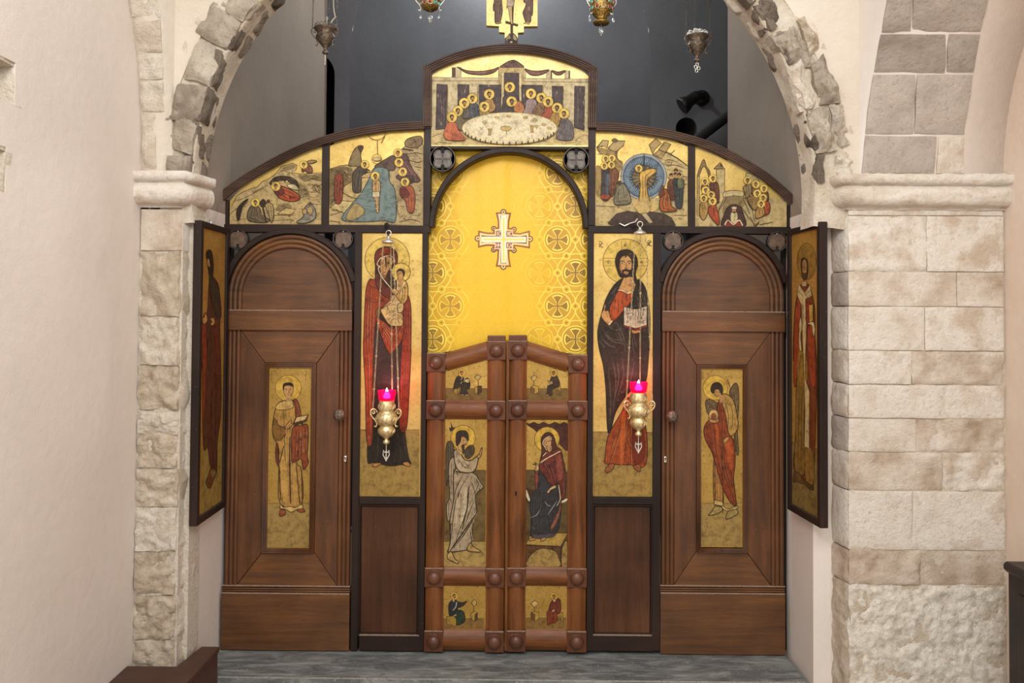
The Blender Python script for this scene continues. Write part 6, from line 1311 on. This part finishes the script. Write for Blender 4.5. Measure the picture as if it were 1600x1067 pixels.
ZC = 4.71
def bronze_lamp(label, px, py, Y, lace):
    c = P(px, py, Y); U = S*(D+Y)/D; o = empty('bronze_lamp', (c.x, Y, c.z-.07), label, 'lamp')
    m = MB(); m.lathe((c.x, Y, c.z), [(r*U, h*U) for r, h in [(.2, -24), (3.5, -23), (5, -21), (4.5, -19), (2.5, -18), (3, -14), (6, -10), (11, -4), (14, 2), (14.3, 6), (12.5, 9), (14, 13), (17.5, 16), (18, 17.5), (16, 18.5), (13, 16), (.2, 8)]], 'Z', 26); b = m.build('lamp_body', M['bronze'], o)
    m = MB()
    for i in range(14):
        a = 2*pi*i/14; v = Vector((math.cos(a), math.sin(a), 0)); p0 = Vector((c.x, Y, c.z+2*U))+v*14*U; t_ = Vector((-v.y, v.x, 0))
        m.tube([p0-t_*2*U-Vector((0, 0, 3*U)), p0+v*.5*U+Vector((0, 0, 2*U)), p0+t_*2*U-Vector((0, 0, 1*U))], .6*U, 4)
    m.build('chased_relief', M['bronze'], b)
    for i in range(3):
        a = math.radians((-165, -15, 90)[i]); v = Vector((math.cos(a), math.sin(a), 0)); m = MB(); scroll(m, Vector((c.x, Y, c.z+1*U))+v*11*U, v, 19*U, .9*U); m.build('handle', M['bronze'], o)
        m = MB(); e = Vector((c.x, Y, c.z+15*U))+v*20*U; f = Vector((c.x, Y, ZC))+v*.03; g = e+(f-e)*.22; link_chain(m, g, e, .02, .006, .0012, 0); m.tube([f, g], .0018, 5); m.build('chain', M['bronze'], o)
    m = MB()                                         # openwork crown round the rim
    for i in range(18):
        a = 2*pi*i/18; v = Vector((math.cos(a), math.sin(a), 0)); p0 = Vector((c.x, Y, c.z+20*U))+v*16*U; t_ = Vector((-v.y, v.x, 0))
        m.tube([p0+t_*2.2*U*math.cos(t)+Vector((0, 0, 3.2*U*math.sin(t))) for t in [2*pi*k/7 for k in range(7)]], .45*U, 4, True)
    m.build('openwork_crown', M['white_lace'] if lace else M['bronze'], o)
    if lace:
        m = MB(); rg = random.Random(3)
        for i in range(60):
            a = 2*pi*i/60; r = rg.uniform(5, 15)*U; m.lathe((c.x+r*math.cos(a), Y+r*math.sin(a), c.z+rg.uniform(20, 28)*U-r*.25), [(0, -1.8*U), (1.6*U, -.6*U), (1.6*U, .8*U), (0, 1.9*U)], 'Z', 6)
        lc = m.build('lace_trim', M['white_lace'], o, 'crumpled white lace filling the bowl'); lc['kind'] = 'stuff'
        m = MB()
        for i, (dx, dz) in enumerate(((0, -27), (-2.5, -31), (2.5, -33), (-1, -37))): m.tube([(c.x+(dx+2.2*math.cos(t))*U, Y, c.z+(dz+2.8*math.sin(t))*U) for t in [2*pi*k/8 for k in range(8)]], .6*U, 4, True)
        m.build('pendant', M['silver'], o)
    else:
        m = MB(); m.lathe((c.x+1*U, Y, c.z+20*U), [(4*U, -4*U), (4*U, 0), (3*U, 3*U), (0, 4.5*U)], 'Z', 14); m.tube([(c.x+2*U, Y, c.z+22*U), (c.x+2*U, Y, c.z+31*U)], .5*U, 5); m.tube([Vector((c.x+(2+1.3*math.cos(t))*U, Y, c.z+(34+2.5*math.sin(t))*U)) for t in [2*pi*k/8 for k in range(8)]], .5*U, 4, True); m.build('wick_float', M['white_lace'], o)
        m = MB(); q = lambda x, y: P(x, y, Y); m.tube([q(517, 36), q(520, 31), q(524, 27), q(522, 18), q(521, 8), q(521, 0), q(521, -40), (c.x+.02, Y, ZC)], .0032, 6); m.build('cord', M['cord'], o)
        m = MB(); m.tube([(c.x, Y, c.z-24*U), (c.x, Y, c.z-40*U)], .6*U, 5); m.build('pendant', M['silver'], o)
    return o
bronze_lamp('brown bronze lamp with pale cord, hanging left of the crest, before a black niche', 508.5, 62, .12, False)
bronze_lamp('bronze lamp topped with white lace, hanging right of the crest above a spotlight', 1089.5, 74, .12, True)
def ornate(label, px, py, Y, foot, gems):
    c = P(px, py, Y); U = S*(D+Y)/D; o = empty('jewelled_lamp', (c.x, Y, c.z-.03), label, 'lamp')
    pr = [(.2, -1), (6, 0), (11, 3), (15.5, 9), (17, 16), (15, 26), (11, 32), (9, 36), (14, 44), (15, 47), (13, 47), (7, 38), (.2, 36)] if not foot else [(.2, -10), (12, -9.5), (13, -7), (11, -5), (8, -3), (9, 0), (14, 6), (19, 16), (20, 24), (17, 34), (12, 40), (10, 44), (15, 52), (16, 55), (14, 55), (8, 46), (.2, 44)]
    m = MB(); m.lathe((c.x, Y, c.z), [(r*U, h*U) for r, h in pr], 'Z', 24); b = m.build('lamp_body', M['ornate_gold'], o)
    zc_, rr = (14, 16.6) if not foot else (18, 19.2)
    m = MB(); mg = MB(); mr = MB(); rg = random.Random(5)
    for i in range(11):
        a = 2*pi*i/11+.25; v = Vector((math.cos(a), math.sin(a), 0))
        for dz, k in ((-5, .93), (4, 1)):
            p0 = Vector((c.x, Y, c.z+(zc_+dz)*U))+v*rr*U*k; t_ = Vector((-v.y, v.x, 0))
            m.tube([p0+v*.3*U+t_*3.4*U*math.cos(t)+Vector((0, 0, 4*U*math.sin(t))) for t in [2*pi*q/9 for q in range(9)]], .5*U, 4, True)
            if rg.random() < gems: (mg if rg.random() < .75 else mr).lathe(p0+v*.2*U, [(.1*U, -2.4*U), (2*U, -1*U), (2*U, 1*U), (.1*U, 2.4*U)], 'Z', 8)
    m.build('filigree', M['silver'], b)
    if mg.f: mg.build('gem', M['teal_gem'], b)
    if mr.f: mr.build('gem', M['red_gem'], b)
    hz = 10 if not foot else 16
    for i in range(3):
        a = math.radians((-172, -8, 90)[i]+(0 if not foot else 6)); v = Vector((math.cos(a), math.sin(a), 0)); m = MB(); scroll(m, Vector((c.x, Y, c.z+hz*U))+v*14*U, v, 17*U, 1.0*U); m.build('handle', M['silver'], o)
        m = MB(); e = Vector((c.x, Y, c.z+(hz+12)*U))+v*20*U; m.tube([Vector((c.x, Y, ZC))+v*.03, e], .002, 5); m.build('chain', M['ornate_gold'], o)
        q = Vector((c.x, Y, c.z+(hz-14)*U))+v*(14.5 if not foot else 19)*U
        m = MB(); m.lathe(q, [(.1*U, 0), (.9*U, -2*U), (2.4*U, -7*U), (2*U, -9*U), (.1*U, -11*U)], 'Z', 8); m.tube([q, q+Vector((0, 0, 5*U))], .4*U, 4); m.build('crystal_drop', M['crystal'], o)
    zb_ = c.z+(-1 if not foot else -10)*U
    m = MB(); m.tube([(c.x, Y, zb_), (c.x, Y, zb_-4*U)], .5*U, 4); m.lathe((c.x, Y, zb_-4*U), [(.1*U, 0), (3*U, -3*U), (4.2*U, -6*U), (2*U, -12*U), (.1*U, -14*U)], 'Z', 10); m.build('crystal_drop', M['crystal'], o)
ornate('jewelled gold lamp with crystal drops, hanging left of the crucifixion icon', 672, 17, .14, False, .4)
ornate('gold lamp set with teal stones on a flared foot, right of the crucifixion icon', 939.5, 28, .14, True, .8)

# ================================================================== LOOSE THINGS
# brown box fitted round the foot of the left pier
zt_ = .131
m = MB(); pl = [(XL+.002, -.452), (-1.350, -.452), (-1.325, -.266), (-1.248, -.266), (-1.248, -1.35), (XL+.002, -1.35)]
def slab(m, pl, z0, z1):
    n = len(pl); tr = tessellate_polygon([[Vector((a, b, 0)) for a, b in pl]]); m.add([(a, b, z) for z in (z0, z1) for a, b in pl], [tuple(t) for t in tr]+[tuple(i+n for i in t) for t in tr]+[(i, (i+1) % n, (i+1) % n+n, i+n) for i in range(n)])
bx_ = empty('wooden_box', (-1.4, -.8, -.16), 'chocolate brown wooden box fitted round the foot of the left pier', 'box')
slab(m, pl, zt_-.022, zt_); m.build('lid', M['choc'], bx_, bevel=.003)
m = MB(); slab(m, [(XL+.006, -.456), (-1.350, -.456), (-1.325, -.27), (-1.254, -.27), (-1.254, -1.34), (XL+.006, -1.34)], -.16, zt_-.022); m.build('carcass', M['choc'], bx_)
# black cabinet against the right wall
rf = 1.20; yb = D/rf-D; xl_ = 766*S/rf; zt_ = EYE-(876-490)*S/rf
zt_ = P(1580, 876, yb).z; xl_ = P(1573, 950, yb).x
cb = empty('cabinet', (xl_+.1, yb-.3, -.16), 'blackish brown wooden cabinet with moulded top against the right wall', 'cabinet')
m = MB(); m.box(xl_, XR-.004, yb-.62, yb-.01, -.16, zt_-.04); m.build('carcass', M['black_wood'], cb, bevel=.004)
m = MB(); prof = [(.0, -.0), (-.006, .004)]; 
vs = []
for o_, z in [(.0, -.042), (.004, -.040), (.012, -.030), (.0135, -.016), (.010, -.006), (.004, 0), (-.02, .0)]:
    vs.append((o_, z))
def rimtop(m, x0, x1, y0, y1, z):
    n = len(vs); V = []
    for o_, dz in vs: V += [(x0-o_, y1+o_*.6, z+dz), (x1, y1+o_*.6, z+dz), (x1, y0-o_, z+dz), (x0-o_, y0-o_, z+dz)]
    m.add(V, [(i*4+k, i*4+(k+1) % 4, (i+1)*4+(k+1) % 4, (i+1)*4+k) for i in range(n-1) for k in range(4)]+[(0, 1, 2, 3), tuple((n-1)*4+k for k in range(4))])
rimtop(m, xl_, XR-.006, yb-.62, yb-.01, zt_); m.build('cabinet_top', M['black_wood'], cb)
m = MB(); m.box(xl_-.004, xl_+.004, yb-.56, yb-.07, .0, zt_-.10); m.build('side_panel', M['black_wood'], cb, bevel=.003)
# black spotlight and handrail in the sanctuary's right corner
Y = 1.72; a, b = P(1090, 149, Y), P(1066, 166, Y)
sp = empty('spotlight', (a.x, YW-.02, a.z), 'small black spotlight on the dark wall under the lace topped lamp', 'lamp')
d = (b-a).normalized(); m = MB(); m.tube([a-d*.02, a, a+d*.02, b-d*.05, b-d*.045, b, b+d*.004], .05, 16, rs=[.022, .036, .04, .042, .05, .064, .06]); m.build('lamp_head', M['iron'], sp)
m = MB(); m.tube([a+Vector((0, .02, .0)), a+Vector((.06, .06, .03)), Vector((a.x+.07, YW-.02, a.z+.03))], .016, 8); m.lathe((a.x+.07, YW-.002, a.z+.03), [(.055, 0), (.055, .02), (.03, .03), (0, .03)], 'Y', 16); m.build('wall_bracket', M['iron'], sp)
Y = 1.3; a, b = P(1175, 152, Y), P(1060, 240, Y); m = MB(); m.tube([a+(a-b)*.4, a, b, b+(b-a)*.5], .034, 12)
hr = m.build('handrail', M['black'], None); tag(hr, 'black sloping handrail in the dark right corner of the sanctuary', 'handrail')
m = MB(); e = b+(b-a)*.5; m.tube([e, (e.x, e.y, .0)], .028, 10); m.build('newel_post', M['black'], hr)
